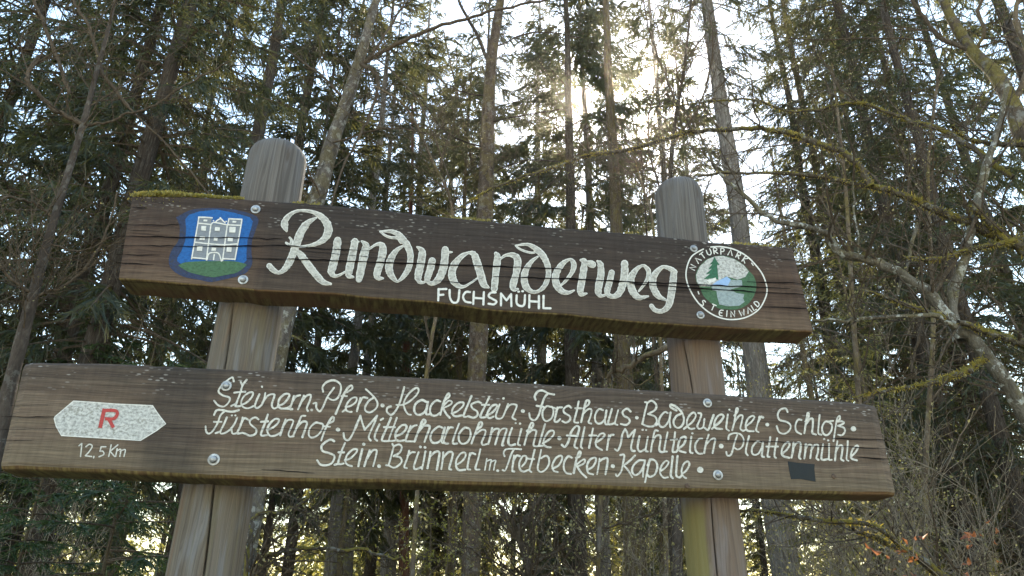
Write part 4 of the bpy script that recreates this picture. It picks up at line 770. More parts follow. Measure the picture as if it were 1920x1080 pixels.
def spruce(px, py, D, wpx, kind, tr, label, H=HS, rot=None, lean_to=None, crown=1.0, name='spruce_tree', group=None, seed=[100]):
    """a tree whose stem passes through the sight line (px,py) at distance D; wpx = stem width in the photo there"""
    seed[0] += 1; rng = np.random.default_rng(seed[0])
    p = at(px, py, D); depth = float((p-CAM) @ FW); sc = H/(5.0 if kind == 'young' else HS)
    frac = max(0.5, 1-0.9*p[2]/H); rad = wpx/2/F_PX*depth/frac*(0.70 if D > 15.5 else 0.88)
    base = np.array([p[0], p[1], 0.0]); rot_e = None
    if lean_to is not None:
        q = at(lean_to[0], lean_to[1], D+(lean_to[2] if len(lean_to) > 2 else 0)); v = q-p if q[2] > p[2] else p-q; v /= np.linalg.norm(v)
        base = p-v*(p[2]/v[2]); rot_e = Vector(v).to_track_quat('Z', 'Y').to_euler()
    o = empty(name, base, label, 'tree', group)
    if rot_e: o.rotation_euler = rot_e
    t = link('trunk', TRY if kind == 'young' else TR[tr], o); t.scale = (rad, rad, sc); a = rng.uniform(0, 6.28) if rot is None else rot; t.rotation_euler.z = a
    c = link('crown', PROTO[kind], o); c.scale = (sc*crown, sc*crown, sc); c.rotation_euler.z = a
    return o

TREES = [
 (728, 300, 23.0, 15, 'fardense', 'grey', 'bushy spruce close behind the reddish pine, above the upper plank', dict(H=25, crown=0.85)),
 (1062, 120, 17.5, 20, 'faropen', 'dark', 'dark spruce with long flat boughs against the bright sky left of the sun', dict(H=27, crown=0.95)),
 # px, py, D, width px, crown, bark, label, extra
 (325, 120, 9.5, 30, 'dense', 'dark', 'thick dark spruce stem rising above the shield end of the upper plank', {}),
 (275, 110, 10.5, 22, 'open', 'dark', 'thinner dark spruce stem just beside the thick one above the shield', {}),
 (508, 100, 14.0, 22, 'ragged', 'dark', 'dark shaggy spruce directly above the rounded head of the thicker post', {}),
 (695, 390, 20.0, 18, 'faropen', 'grey', 'straight grey spruce stem right of the leaning pale tree, above the painted letter d', dict(H=28, crown=1.2)),
 (592, 640, 22.0, 20, 'farhigh', 'dark', 'dark stem between the planks just right of the thicker post', {}),
 (770, 500, 24.0, 14, 'farhigh', 'red', 'thin reddish pine stem above the painted word and again between the planks', dict(lean_to=(762, 1000), name='pine_tree')),
 (895, 650, 19.0, 21, 'faropen', 'dark', 'dark stem between the planks under the small painted word', {}),
 (970, 665, 22.0, 18, 'farhigh', 'brown', 'pale brown stem leaning left, seen between the planks near their middle', dict(lean_to=(955, 600))),
 (1103, 400, 19.0, 20, 'fardense', 'grey', 'grey spruce with shaggy dark crown left of the tree that hides the sun', dict(H=28, crown=1.05)),
 (1156, 380, 15.0, 25, 'high', 'brown', 'bare brown stem that half hides the low sun', dict(crown=0.42)),
 (1380, 440, 11.0, 38, 'high', 'grey', 'big pale grey spruce stem right of the thinner post', dict(crown=0.8)),
 (1210, 390, 13.0, 9, 'ragged', 'dark', 'very thin dark sapling stem between the sun tree and the thinner post', dict(H=11)),
 (845, 1000, 22.0, 26, 'faropen', 'brown', 'broad brown stem below the lower plank near its middle', {}),
 (884, 1000, 27.0, 20, 'fardense', 'dark', 'greyish stem standing close right of the broad brown one below the lower plank', {}),
 (1672, 985, 15.0, 28, 'open', 'brown', 'brown stem below the right end of the lower plank', {}),
 (1748, 700, 12.5, 34, 'dense', 'dark', 'dark spruce right of the end of the lower plank with hanging boughs', {}),
 (1885, 820, 10.5, 34, 'open', 'dark', 'thick dark stem at the lower right edge behind the lichen-covered bough', dict(H=17)),
 (1480, 180, 15.0, 17, 'dense', 'dark', 'dense dark spruce right of the big pale grey stem', dict(H=18)),
 (1575, 150, 18.0, 17, 'fardense', 'dark', 'dense dark spruce above the emblem end, second right of the pale grey stem', dict(H=21)),
 (1660, 120, 14.0, 17, 'dense', 'dark', 'dark spruce with hanging boughs behind the mossy limbs at upper right', dict(H=17)),
 (45, 90, 11.0, 20, 'dense', 'dark', 'dense dark spruce filling the upper left corner', {}),
 (600, 60, 17.0, 24, 'fardense', 'dark', 'dark spruce behind the top of the leaning pale tree', {}),
 (430, 60, 19.0, 14, 'fardense', 'dark', 'shadowy spruce between the thick stem and the thicker post', {}),
 (165, 300, 16.0, 13, 'fardense', 'dark', 'bushy dark spruce behind the slim brown one at left', {}),
 (795, 200, 26.0, 18, 'fardense', 'grey', 'distant grey-green spruce against the bright sky left of the forked trunk', dict(H=30, crown=0.95)),
 (850, 250, 31.0, 16, 'fardense', 'grey', 'hazy far spruce just left of the forked trunk', dict(H=31, crown=0.95)),
 (1010, 250, 25.0, 18, 'fardense', 'grey', 'distant spruce with dark flat boughs right of the forked trunk', dict(H=29, crown=1.0)),
 (1275, 200, 27.0, 12, 'farhigh', 'grey', 'thin-crowned far spruce in the glare above the thinner post', dict(H=29, crown=1.15)),
 (1222, 60, 20.0, 14, 'faropen', 'grey', 'thin far spruce in the glare between the sun stem and the big pale grey one', dict(H=28, crown=0.85)),
 (735, 640, 28.0, 18, 'olive', 'dark', 'olive-green far spruce between the planks left of the reddish stem', {}),
 (1462, 380, 9.8, 10, 'olive', 'brown', 'yellow-green sunlit spruce behind the right end of the upper plank', dict(H=8.6, crown=1.25)),
 (1580, 520, 9.0, 10, 'olive', 'brown', 'yellow-green sunlit spruce right of the upper plank, behind the mossy bough', dict(H=6.8, crown=1.3)),
 (1820, 330, 17.0, 24, 'faropen', 'dark', 'dark spruce behind the lichen-spotted upright limb at right', {}),
 (1900, 100, 15.0, 24, 'open', 'dark', 'dark spruce in the upper right corner behind the thick brown limb', {}),
 (1000, 650, 30.0, 14, 'fardense', 'dark', 'small dark fir between the planks right of the leaning pale stem', dict(H=14)),
 (1210, 660, 24.0, 14, 'fardense', 'dark', 'dark fir between the planks left of the thinner post', dict(H=15)),
 (832, 650, 27.0, 14, 'fardense', 'dark', 'dark bushy fir between the planks right of the reddish stem', dict(H=13)),
 (310, 620, 14.0, 16, 'olive', 'brown', 'brownish spruce thicket tree between the planks left of the thicker post', dict(H=12)),
 (500, 1000, 17.0, 20, 'faropen', 'dark', 'dark mossy stem below the lower plank just right of the thicker post', {}),
 (700, 1000, 30.0, 14, 'olive', 'brown', 'sunlit far spruce below the lower plank between two grey stems', dict(H=16)),
 (808, 980, 20.0, 6, 'olive', 'brown', 'small bright yellow-green spruce below the lower plank left of the broad brown stem', dict(H=5.5)),
 (645, 1010, 15.0, 12, 'olive', 'brown', 'low bushy spruce below the lower plank, left of the fresh-leaved shrub', dict(H=5.5)),
 (1040, 1000, 17.0, 12, 'fardense', 'dark', 'dark young fir below the middle of the lower plank, right of the broad stems', dict(H=6.5)),
 (1245, 1010, 14.0, 10, 'olive', 'brown', 'olive young spruce below the lower plank, left of the thinner post', dict(H=5.0)),
 (1120, 640, 21.0, 12, 'olive', 'brown', 'olive spruce between the planks behind the broken reddish bough', dict(H=11)),
 (920, 640, 33.0, 12, 'olive', 'brown', 'sunlit far spruce between the planks below the small painted word', dict(H=17)),
 (480, 960, 22.0, 12, 'fardense', 'dark', 'dark young fir directly behind the thicker post at its foot', dict(H=9)),
 (1430, 1000, 19.0, 14, 'fardense', 'dark', 'dark young fir below the lower plank, right of the thinner post', dict(H=8)),
 (1840, 900, 14.0, 10, 'olive', 'brown', 'olive young spruce behind the orange-leaved shrub', dict(H=7)),
 (30, 620, 15.0, 14, 'fardense', 'dark', 'dark spruce behind the left tip of the lower plank', dict(H=14)),
 (1640, 640, 19.0, 14, 'fardense', 'dark', 'dark spruce behind the tangled limbs right of the upper plank', dict(H=15)),
 (1560, 900, 13.0, 10, 'olive', 'brown', 'bushy young spruce under the right end of the lower plank', dict(H=7)),
]
for px, py, D, w, kind, tr, label, kw in TREES: spruce(px, py, D, w, kind, tr, label, **kw)
# young full spruces at lower left
spruce(215, 985, 5.2, 8, 'young', 'brown', 'deep green young spruce filling the lower left below the plank', H=3.35, crown=1.25, name='young_spruce')
spruce(40, 1040, 6.0, 8, 'young', 'brown', 'young spruce cut by the bottom left corner of the picture', H=3.0, crown=1.2, name='young_spruce')
spruce(175, 640, 9.5, 8, 'young', 'brown', 'taller young spruce behind the left end of the lower plank', H=5.4, crown=1.1, name='young_spruce')

# ---- deep forest beyond: one far mass of stems and thin crowns
rng = np.random.default_rng(77)
fq, fmb = spruce_crown(91, H=23, z0=5, Lmax=2.4, step=0.8, per=5, dens=0.42, wd=0.075, sub_n=3, twig_len=0.6, gap=0.25)
Q = []; tb = MB()
for k in range(45):
    az = rng.uniform(-0.78, 0.92)+YAW*0; D = rng.uniform(32, 75); c = np.array([CAM[0]+D*math.sin(az), CAM[1]+D*math.cos(az), 0]); s = rng.uniform(0.75, 1.15); a = rng.uniform(0, 6.28)
    Rz = np.array([[math.cos(a), -math.sin(a), 0], [math.sin(a), math.cos(a), 0], [0, 0, 1]])
    sel = fq[rng.random(len(fq)) < 0.55]; Q.append((sel @ Rz.T)*s+c)
    r = rng.uniform(0.12, 0.24); zz = np.linspace(-0.3, 23*s, 8); tb.tube(np.column_stack([c[0]+rng.normal(0, 0.05, 8), c[1]+rng.normal(0, 0.05, 8), zz]), r*(1-0.9*np.clip(zz, 0, None)/(23*s)), 8)
oq, _ = spruce_crown(92, H=9, z0=0.4, Lmax=2.0, step=0.5, per=6, dens=0.55, wd=0.095, sub_n=4, twig_len=0.6, gap=0.2)
nQ = sum(len(q) for q in Q)
for k in range(230):
    az = rng.uniform(-0.80, 0.95); D = rng.uniform(27, 62); c = np.array([CAM[0]+D*math.sin(az), CAM[1]+D*math.cos(az), 0]); s = rng.uniform(0.6, 1.5); a = rng.uniform(0, 6.28)
    Rz = np.array([[math.cos(a), -math.sin(a), 0], [math.sin(a), math.cos(a), 0], [0, 0, 1]]); sel = oq[rng.random(len(oq)) < 0.7]; Q.append((sel @ Rz.T)*s+c)
mis = np.zeros(sum(len(q) for q in Q), np.int32); mis[nQ:] = 1
far = link('far_forest', quad_mesh('far_forest', np.concatenate(Q), [M['needles'], M['needles_olive']], mis)); far['kind'] = 'stuff'; far['label'] = 'far spruce forest closing the view between the nearer stems'; far['category'] = 'forest'
fs = link('far_stems', tb.mesh('far_stems', M['bark_dark'], True), far); fs['kind'] = 'stuff'

# ------------------------------------------------------------------ deciduous trees, limbs and shrubs
def perp(d, rng):
    a = np.cross(d, rng.normal(0, 1, 3)); return a/(np.linalg.norm(a)+1e-9)
def grow(mb, buds, p, d, L, r, lvl, rng, up=0.10, wig=0.22, child=0.16, sides=4, fork=(0.30, 0.62)):
    n = 5 if L > 0.25 else 3
    pts = [np.array(p, float)]; dd = np.array(d, float)
    for i in range(n):
        dd = dd+rng.normal(0, wig, 3)*0.6; dd[2] += up*0.5; dd /= np.linalg.norm(dd); pts.append(pts[-1]+dd*L/n)
    pts = np.array(pts); rad = np.linspace(r, max(r*0.35, 0.0016), n+1)
    mb.tube(pts, rad, sides if r > 0.006 else 3)
    if lvl <= 0:
        for t in np.arange(0.3, 1.01, 0.22):
            if rng.random() < 0.75:
                i = min(int(t*n), n-1); buds.append((pts[i]*(1-(t*n-i))+pts[i+1]*(t*n-i), dd))
        return
    k = max(2, int(L/child*rng.uniform(0.7, 1.2))); 
    for t in np.sort(rng.uniform(0.2, 1.0, k)):
        i = min(int(t*n), n-1); q = pts[i]*(1-(t*n-i))+pts[i+1]*(t*n-i); tg = pts[i+1]-pts[i]; tg /= np.linalg.norm(tg)
        c = tg*rng.uniform(0.5, 1.0)+perp(tg, rng)*rng.uniform(0.5, 1.0); c /= np.linalg.norm(c)
        grow(mb, buds, q, c, L*rng.uniform(*fork)*(1.1-0.5*t), max(0.0019, rad[i]*0.55), lvl-1, rng, up, wig, child, sides, fork)
def bud_quads(buds, rng, size, prob=1.0):
    out = []
    for p, d in buds:
        if rng.random() > prob: continue
        a = d+rng.normal(0, 0.6, 3); a /= np.linalg.norm(a); s = perp(a, rng); l = size*rng.uniform(0.6, 1.4)
        q = p+a*l*0.5; out.append([p, q+s*l*0.32, p+a*l, q-s*l*0.32])
    return np.array(out)
def leaf_quads(buds, rng, size, prob=1.0):
    """small curled leaves: two halves folded along the midrib, tip bent down"""
    out = []
    for p, d in buds:
        if rng.random() > prob: continue
        a = d+rng.normal(0, 0.7, 3); a[2] -= 0.4; a /= np.linalg.norm(a); s = perp(a, rng); n = np.cross(a, s); l = size*rng.uniform(0.5, 1.35); w = l*rng.uniform(0.22, 0.36)
        b = p+a*l*0.15; m = b+a*l*0.45+n*l*0.05; e = b+a*l*0.95-n*l*rng.uniform(0.0, 0.35); f = n*w*rng.uniform(0.2, 0.8)
        l1, r1, l2, r2 = b+a*l*0.2+s*w*0.7+f*0.7, b+a*l*0.2-s*w*0.7+f*0.7, m+s*w+f, m-s*w+f
        out += [[b, l1, l2, m], [b, m, r2, r1], [m, l2, e+s*w*0.15, e], [m, e, e-s*w*0.15, r2]]
    return np.array(out)
def limb_path(pts, D, k=5):
    """pts: (px, py[, D]) seen in the photo; D = (start, end) distances from the viewer"""
    n = len(pts); ds = np.linspace(D[0], D[1], n)
    return catmull([at(p[0], p[1], d) for p, d in zip(pts, ds)], k)
def limb_radius(pts, w, D):
    m = 0.5*(D[0]+D[1]); return [w[0]/2/F_PX*m*0.92, w[1]/2/F_PX*m*0.92]
def side_twigs(mb, buds, path, rad, rng, n, L, lvl, up=0.08, t0=0.05, child=0.15, gravity=None):
    m = len(path)
    for t in rng.uniform(t0, 1, n):
        i = min(int(t*(m-1)), m-2); f = t*(m-1)-i; q = path[i]*(1-f)+path[i+1]*f; tg = path[i+1]-path[i]; tg /= np.linalg.norm(tg)+1e-9
        c = tg*rng.uniform(0.2, 0.9)+perp(tg, rng)*rng.uniform(0.5, 1.1)+np.array([0, 0, 0.25]); c /= np.linalg.norm(c)
        grow(mb, buds, q, c, L*rng.uniform(0.45, 1.2), min(max(0.002, np.interp(t, [0, 1], rad)*0.45), 0.008), lvl, rng, up, 0.24, child)

# ---- the mossy tree at the right edge: its bole stands just outside the frame, its limbs reach across
MT = np.array([*at(2075, 900, 4.3)[:2], 0.0])
mossy = empty('mossy_tree', MT, 'bare broadleaf tree at the right edge whose long mossy limbs reach over the sign', 'tree')
rng = np.random.default_rng(31)
bole = [MT+np.array([0, 0, -0.2]), MT+np.array([0.03, 0.02, 0.9]), at(2062, 760, 4.35), at(2035, 520, 4.4), at(1985, 380, 4.5), at(1920, 254, 4.6), at(1898, 197, 4.65), at(1867, 140, 4.7), at(1825, 98, 4.8), at(1794, 52, 4.85), at(1768, 0, 4.9), at(1720, -120, 5.1)]
bp = catmull(bole, 5); tb_ = MB(); tb_.tube(bp, np.interp(np.linspace(0, 1, len(bp)), [0, 0.3, 0.5, 0.9, 1], [0.10, 0.078, 0.050, 0.029, 0.017]), 12)
def lk(mb, name, mats): return link(name, mb.mesh(name, mats, True, MT), mossy)
lk(tb_, 'trunk', [M['bark_bole']])
LIMBS = [  # px path, px widths, distances, bark, n twigs, twig length
 ([(2030,545),(1970,500),(1920,467),(1866,441),(1815,415),(1763,397),(1711,373),(1659,355),(1607,345),(1530,329),(1400,324),(1310,330)], (26,5), (4.35,3.7), 'moss', 14, 0.5),
 ([(1632,348),(1607,308),(1571,283),(1524,267),(1493,254),(1452,244),(1392,242),(1308,246),(1267,254),(1204,275),(1134,286),(1097,293),(1034,315),(967,337),(912,359),(853,396)], (15,5), (3.85,3.6), 'moss', 12, 0.4),
 ([(1990,330),(1920,272),(1856,270),(1815,259),(1784,238)], (14,5), (4.5,4.0), 'moss', 5, 0.4),
 ([(2035,430),(1980,435),(1920,446),(1882,456),(1815,469),(1763,485),(1721,485),(1690,480)], (15,4), (4.4,3.8), 'moss', 6, 0.4),
 ([(1885,452),(1858,420),(1835,400),(1815,388)], (13,9), (4.15,4.05), 'moss', 1, 0.2),
 ([(1900,330),(1780,250),(1711,228),(1670,213),(1607,192),(1540,203),(1475,208),(1412,187),(1330,192),(1230,200)], (11,3), (4.55,4.2), 'moss', 12, 0.45),
 ([(1607,192),(1576,166),(1555,130),(1535,100)], (6,3), (4.4,4.3), 'twig', 4, 0.35),
 ([(1800,640),(1784,557),(1810,477),(1830,389),(1856,290),(1877,223),(1890,150)], (22,9), (4.0,4.3), 'lichen', 5, 0.4),
 ([(1826,98),(1758,67),(1732,31),(1716,10),(1700,-30)], (10,6), (4.8,4.6), 'twig', 5, 0.5),
 ([(2050,940),(1990,860),(1940,800),(1905,750),(1875,700),(1835,650),(1800,615),(1750,560),(1711,529),(1670,503),(1623,487),(1571,472),(1550,440),(1530,430),(1496,421),(1442,410),(1392,362),(1354,333),(1325,280),(1300,230)], (32,4), (4.25,3.4), 'lichen', 16, 0.45),
 ([(2050,720),(1985,670),(1920,645),(1845,620),(1800,605)], (20,9), (4.3,3.9), 'moss', 4, 0.35),
 ([(1850,668),(1820,690),(1795,702),(1750,715),(1700,727),(1650,732),(1600,745)], (14,3), (3.95,3.5), 'moss', 5, 0.35),
 ([(1790,612),(1745,592),(1640,597),(1585,600),(1525,599)], (11,4), (3.85,3.5), 'lichen', 5, 0.3),
 ([(1775,595),(1720,578),(1680,565),(1620,545)], (10,5), (3.85,3.6), 'moss', 4, 0.35),
 ([(2060,1180),(1900,1150),(1790,1100),(1720,1045),(1680,1025),(1635,1005),(1600,995)], (24,5), (4.2,3.6), 'moss', 8, 0.35),
 ([(1700,1035),(1640,985),(1565,978),(1500,970),(1400,957),(1340,962)], (10,5), (3.7,3.4), 'moss', 8, 0.35),
 ([(1835,820-420),(1800,470),(1745,560),(1720,640),(1710,700)], (9,4), (4.1,3.9), 'twig', 3, 0.3),
 ([(1720,420),(1705,480),(1690,530),(1680,560)], (7,5), (4.0,3.9), 'lichen', 2, 0.3),
 ([(1600,340),(1604,410),(1612,480)], (4,3), (3.8,3.8), 'lichen', 1, 0.2),
 ([(1900,197),(1930,120),(1905,40),(1915,-20)], (13,8), (4.65,4.6), 'brown', 4, 0.4),
 ([(1825,98),(1845,60),(1835,20),(1850,-20)], (9,6), (4.8,4.7), 'brown', 4, 0.4),
 ([(1750,76),(1640,72),(1540,75),(1460,68)], (5,2), (4.8,4.5), 'twig', 6, 0.4),
]
buds = []; tw = MB()
for pts, w, D, kind, nt2, tl in LIMBS:
    path = limb_path(pts, D, 4); r = limb_radius(pts, w, D); m = len(path)
    rad = np.linspace(r[0], r[1], m)*(1+rng.normal(0, 0.09, m)); lm = MB(); path = path+rng.normal(0, 0.004, path.shape); lm.tube(path, rad, 9)
    lk(lm, 'limb', [M['twig' if kind == 'twig' else 'bark_'+kind]])
    side_twigs(tw, buds, path, r, rng, int(nt2*1.7), tl*1.25, 2)
link('crown', twig_crown(tw, bud_quads(buds, rng, 0.012, 0.5), MT, [M['twig'], M['buds']]), mossy)
# hanging moss tufts on the two mossiest limbs
mv = []
for pts, w, D, kind, _, _ in LIMBS:
    if kind != 'moss': continue
    path = limb_path(pts, D, 8); r = limb_radius(pts, w, D)
    for _ in range(int(len(path)*16)):
        t = rng.beta(1.2, 1.4); i = min(int(t*(len(path)-1)), len(path)-2); rr = np.interp(t, [0, 1], r)
        dv = rng.normal(0, 1, 3); dv /= np.linalg.norm(dv); p = path[i]+(path[i+1]-path[i])*rng.random()+dv*rr*0.9
        d = dv*0.6+np.array([0, 0, -0.5*(rng.random() < 0.5)])+rng.normal(0, 0.3, 3); d /= np.linalg.norm(d); h = rng.uniform(0.006, 0.024)*(0.5+rr*25); s = perp(d, rng)*0.0028
        mv.append([p-s, p+s, p+d*h+s*0.4, p+d*h-s*0.4])
link('moss', quad_mesh('limb_moss', np.array(mv)-MT, M['moss']), mossy)

def traced_tree(name, label, bole_pts, bole_D, bole_w, limbs, bark_k, limb_bark, seed, ntw, tl, lvl=2, bud=0.3, bsize=0.018, extra_D=0.0, cat='tree', child=0.15, twig='twig', group=None):
    rng = np.random.default_rng(seed)
    P = [at(x, y, bole_D) for x, y in bole_pts]; base = np.array([P[0][0], P[0][1], 0.0])
    if P[0][2] > 0.1:
        P = [base+np.array([0, 0, -0.2])]+([base*0.5+P[0]*0.5] if P[0][2] > 1 else [])+P
    P = catmull(P, 5); dep = float((P[len(P)//2]-CAM) @ FW)
    root = empty(name, base, label, cat, group)
    mb = MB(); R = np.interp(np.linspace(0, 1, len(P)), np.linspace(0, 1, len(bole_w)), bole_w)/2/F_PX*dep*(1+rng.normal(0, 0.035, len(P)))
    mb.tube(P, R, 12); link('trunk', mb.mesh('trunk', M[bark_k], True, base), root)
    tw = MB(); bd = []
    for pts, w, D in limbs:
        path = limb_path(pts, D, 5); r = limb_radius(pts, w, D); lm = MB(); lm.tube(path+rng.normal(0, 0.008, path.shape), np.linspace(r[0], r[1], len(path)), 7)
        link('limb', lm.mesh('limb', M[limb_bark], True, base), root); side_twigs(tw, bd, path, r, rng, ntw, tl, lvl, child=child)
    side_twigs(tw, bd, P[len(P)//3:], [R[len(P)//3], R[-1]], rng, ntw*2, tl*1.3, lvl, child=child)
    link('crown', twig_crown(tw, bud_quads(bd, rng, bsize, bud) if bd else [], base, [M[twig], M['buds']]), root)
    return root

traced_tree('broadleaf_tree', 'leaning pale-barked tree that forks above the painted capital letter', [(455,1010),(490,800),(525,620),(560,470),(595,370),(622,270),(650,190),(680,90),(705,0),(735,-110)], 8.0, [56,52,46,42,38,32,28,24,18,12],
 [([(684,118),(720,95),(770,70),(830,48),(900,28),(960,12),(1050,-8)], (13,6), (7.9,7.0)), ([(676,120),(702,135),(708,165),(695,210),(670,260),(640,320),(618,400)], (11,4), (7.8,7.4)),
  ([(690,112),(725,60),(750,20),(775,-30)], (8,4), (8.0,8.2)), ([(650,190),(600,140),(560,110),(500,60)], (7,3), (8.0,8.6)), ([(625,270),(720,240),(800,250),(860,275)], (5,2), (7.9,7.0)), ([(600,365),(560,290),(480,250),(400,240)], (5,2), (7.8,7.0)),
  ([(680,90),(780,180),(830,300),(870,400)], (5,3), (7.8,6.8))], 'bark_birchy', 'twig', 41, 14, 0.7, bud=0.12)
traced_tree('bare_tree', 'slim brown tree crossing the far left edge, with whiskery dark boughs', [(-20,900),(15,740),(45,620),(62,555),(102,410),(156,232),(180,140),(207,39),(225,-50)], 7.0, [30,28,25,23,20,14,11,8,5],
 [([(156,232),(120,215),(90,195),(65,170),(51,148),(62,120),(75,100)], (10,7), (7,7.2)), ([(156,234),(200,228),(250,210),(300,192),(360,150),(430,118)], (6,3), (7,6.6)), ([(133,175),(113,129),(84,47),(64,0),(55,-40)], (8,6), (7.1,7.4)), ([(242,203),(195,137),(164,47),(137,0),(120,-40)], (8,6), (7.0,7.3)),
  ([(62,555),(110,540),(160,500),(200,430),(220,360)], (7,3), (7,6.7)), ([(102,410),(60,380),(20,370),(-20,380)], (6,4), (7,6.9)), ([(90,455),(150,470),(220,440)], (5,2), (7,6.6)), ([(242,203),(330,290),(400,370),(470,420)], (5,3), (7,6.5)), ([(62,555),(20,520),(-20,470)], (7,5), (7,6.9))], 'bark_dark', 'twig', 46, 13, 0.75, bud=0.12, bsize=0.016)
traced_tree('bare_tree', 'bare fine-twigged tree in the bright gap above the thinner post', [(1275,1300),(1268,900),(1262,640),(1255,420),(1262,260),(1285,110),(1300,-40)], 9.0, [20,18,16,13,10,7,4],
 [([(1258,400),(1230,330),(1215,250),(1225,160)], (6,3), (9,9.3)), ([(1262,270),(1310,200),(1335,110),(1330,20)], (6,3), (9,8.8)), ([(1270,200),(1240,120),(1215,50),(1205,-20)], (6,3), (9,9)), ([(1256,430),(1310,380),(1350,300)], (5,2), (9,8.7)), ([(1262,330),(1200,320),(1120,340)], (4,2), (9,8.6))], 'bark_dark', 'twig', 47, 26, 0.8, bud=0.1, bsize=0.014, child=0.12)
traced_tree('forked_tree', 'rough-barked trunk forking high up in the middle, above the small painted word', [(895,680),(903,520),(909,400),(913,300),(916,200),(922,110),(934,30),(946,-50)], 11.0, [30,30,32,32,28,24,20,15],
 [([(917,120),(895,65),(872,25),(850,-20)], (11,7), (11,11)), ([(913,230),(990,215),(1060,205)], (5,2), (11,10)), ([(910,330),(990,300),(1080,310)], (4,2), (11,10)), ([(912,280),(840,250),(790,190)], (5,2), (11,10.5)), ([(914,180),(860,170),(800,130)], (5,2), (11,11)), ([(925,90),(1000,60),(1090,70)], (5,2), (11,11))], 'bark_forked', 'bark_dark', 42, 12, 0.9, bud=0.1)
traced_tree('sapling', 'spreading bare sapling below the middle of the lower plank', [(1010,1250),(998,1130),(985,1050),(972,995)], 5.0, [16,14,12,10],
 [([(972,995),(1000,955),(1020,922),(1060,880),(1110,832),(1130,800)], (9,4), (5,5.2)), ([(972,995),(930,940),(880,895),(850,880),(760,835),(680,790)], (8,3), (5,5.4)), ([(1018,925),(990,890),(960,870),(900,875),(830,885)], (5,2), (5.1,4.8)), ([(1000,1060),(1080,1010),(1160,985),(1240,960)], (6,3), (5,5.2)), ([(990,1080),(900,1040),(830,1000)], (5,2), (5,4.6)),
  ([(1060,880),(1130,880),(1210,900)], (4,2), (5.1,5.3))], 'twig', 'twig', 43, 20, 0.5, bud=0.8, bsize=0.020, child=0.11)
traced_tree('shrub', 'mossy low shrub bough below the lower plank just right of the thicker post', [(440,1200),(462,1110),(480,1065)], 4.6, [14,13,11],
 [([(480,1065),(510,1040),(560,1028),(620,1030),(700,1035),(760,1055)], (11,6), (4.6,4.5)), ([(462,1100),(465,1010),(480,965),(540,955),(585,925),(610,900)], (9,4), (4.6,4.9)), ([(620,1030),(600,990),(585,960)], (4,2), (4.55,4.6)), ([(480,1040),(540,1000),(600,1010)], (4,2), (4.6,4.4))], 'bark_moss', 'bark_moss', 44, 9, 0.4, bud=0.4, cat='shrub')
traced_tree('sapling', 'reddish-brown broken bough rising behind the thinner post between the planks', [(1120,1150),(1128,900),(1136,715)], 4.2, [10,9,9],
 [([(1136,715),(1150,700),(1190,680),(1245,650),(1290,630)], (9,15), (4.2,4.0)), ([(1150,700),(1200,720),(1240,690)], (4,2), (4.2,4.3))], 'bark_brown', 'bark_brown', 45, 7, 0.35, bud=0.5)
for i, (pts, D, w, label) in enumerate([
   ([(760,1300),(800,700),(850,420),(810,300),(760,200),(700,160)], 7.5, [10,9,7,6,5,3], 'whippy bare sapling left of the forked trunk'),
   ([(1255,1300),(1240,700),(1225,430),(1205,350),(1190,300)], 7.5, [11,10,7,5,3], 'bare leaning sapling between the sun and the thinner post'),
   ([(1640,1300),(1620,900),(1600,600),(1585,350),(1560,120)], 6.0, [14,13,11,9,5], 'bare budding sapling beside the right end of both planks'),
   ([(1745,1300),(1735,900),(1750,600),(1740,330),(1760,130)], 5.6, [13,12,10,8,5], 'bare budding sapling behind the mossy limbs')]):
    traced_tree('sapling', label, pts, D, w, [], 'bark_brown', 'twig', 60+i, 16, 0.85, lvl=2, bud=0.1 if i < 2 else 0.4, bsize=0.013, child=0.14)

# ---- budding hazel and beech shrubs: many whips from one stool
def whip_shrub(label, px, py, D, n, H, spread, seed, bud_mat, bud_p, bsize, cat='shrub', twig='twig_pale', r0=0.006, lvl=1, name='shrub', leaf=False):
    rng = np.random.default_rng(seed); p = at(px, py, D); base = np.array([p[0], p[1], 0.0]); root = empty(name, base, label, cat)
    mb = MB(); bd = []
    for _ in range(n):
        a = rng.uniform(0, 6.283); o = np.array([math.cos(a), math.sin(a), 0]); h = H*rng.uniform(0.55, 1.1); lean = spread*rng.uniform(0.1, 1.0)
        s = np.linspace(0, 1, 8)[:, None]; pts = base+o*0.15*rng.random()+o*lean*s**1.6*h*0.6+np.array([0, 0, 1])*h*(s-0.12*lean*s*s)+np.cumsum(rng.normal(0, 0.018, (8, 3)), 0)*h*0.5
        r = r0*rng.uniform(0.6, 1.3); mb.tube(pts, np.linspace(r, 0.0015, 8), 4)
        side_twigs(mb, bd, pts, [r, 0.002], rng, int(h*5), 0.42, lvl, up=0.1, t0=0.25, child=0.13)
    q = (leaf_quads if leaf else bud_quads)(bd, rng, bsize, bud_p)
    link('crown', twig_crown(mb, q, base, [M[twig], M[bud_mat]]), root)
    return root
whip_shrub('tangled budding shrub at the lower right with long pale whips', 1760, 1000, 4.4, 26, 2.6, 0.55, 71, 'buds', 0.8, 0.016)
whip_shrub('low shrub still holding dry orange leaves at the lower right corner', 1850, 1085, 3.9, 24, 1.85, 0.42, 72, 'orange_leaf', 0.8, 0.030, leaf=True)
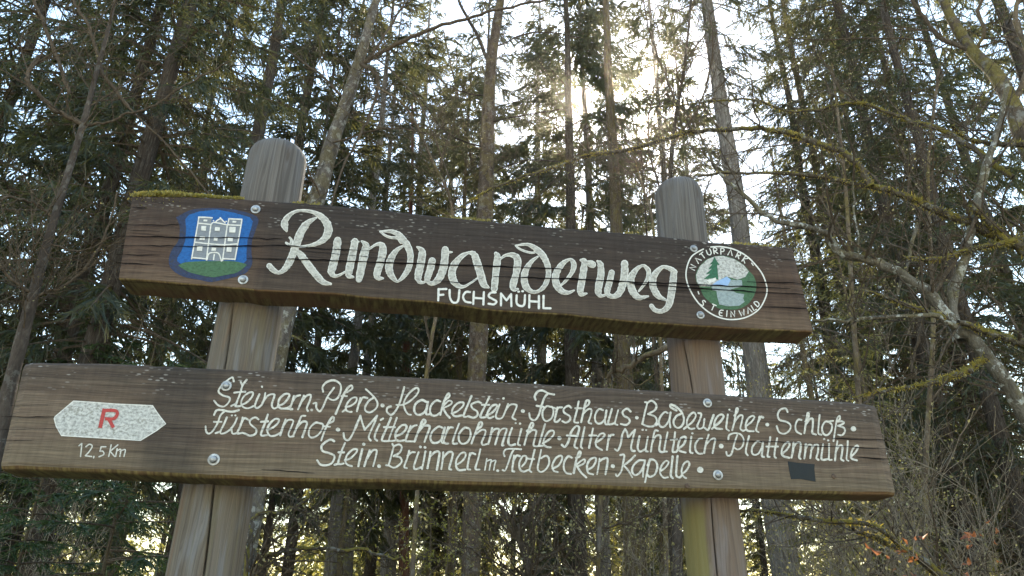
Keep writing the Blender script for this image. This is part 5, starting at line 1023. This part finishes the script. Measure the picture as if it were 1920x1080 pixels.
whip_shrub('thin-twigged shrub cut by the right edge below the lichen-covered bough', 1900, 950, 4.8, 18, 2.7, 0.5, 73, 'buds', 0.6, 0.016)
whip_shrub('budding shrub under the lower plank right of the thinner post', 1500, 1000, 5.5, 24, 2.5, 0.6, 74, 'buds', 0.9, 0.020)
whip_shrub('pale budding shrub under the lower plank left of the thinner post', 1180, 1010, 6.5, 26, 2.7, 0.6, 75, 'buds', 0.8, 0.022)
whip_shrub('sunlit fresh-leaved shrub below the middle of the lower plank', 815, 960, 13.0, 30, 3.6, 0.6, 76, 'yellow_leaf', 1.0, 0.05, leaf=True)
whip_shrub('thicket of bare twigs behind the end of the upper plank', 1590, 640, 7.5, 26, 4.2, 0.5, 77, 'yellow_leaf', 0.5, 0.017, leaf=True)
whip_shrub('yellowish thicket between the upper plank and the thinner post', 1450, 480, 8.5, 24, 5.5, 0.5, 78, 'yellow_leaf', 0.6, 0.019, leaf=True)
whip_shrub('twiggy thicket behind the left end of both planks', 170, 560, 8.0, 24, 4.4, 0.6, 79, 'yellow_leaf', 0.2, 0.015, leaf=True)

# ------------------------------------------------------------------ thin haze added to give the low sun its glare
hm = bpy.data.materials.new('haze'); hm.use_nodes = True; hm.node_tree.nodes.clear()
ho = hm.node_tree.nodes.new('ShaderNodeOutputMaterial'); hv = hm.node_tree.nodes.new('ShaderNodeVolumePrincipled')
hv.inputs['Color'].default_value = (0.98, 0.93, 0.84, 1); hv.inputs['Density'].default_value = 0.0005; hv.inputs['Anisotropy'].default_value = 0.94
hm.node_tree.links.new(hv.outputs[0], ho.inputs['Volume'])
mb = MB(); X = 165.0; z0_, z1_ = -1.5, 40.0
mb.add([(-X, -X, z0_), (X, -X, z0_), (X, X, z0_), (-X, X, z0_), (-X, -X, z1_), (X, -X, z1_), (X, X, z1_), (-X, X, z1_)], [(0, 3, 2, 1), (4, 5, 6, 7), (0, 1, 5, 4), (1, 2, 6, 5), (2, 3, 7, 6), (3, 0, 4, 7)])
hz = link('haze', mb.mesh('haze', hm)); hz['kind'] = 'stuff'; hz['label'] = 'added thin haze that makes the glare around the low sun'; hz['category'] = 'haze'
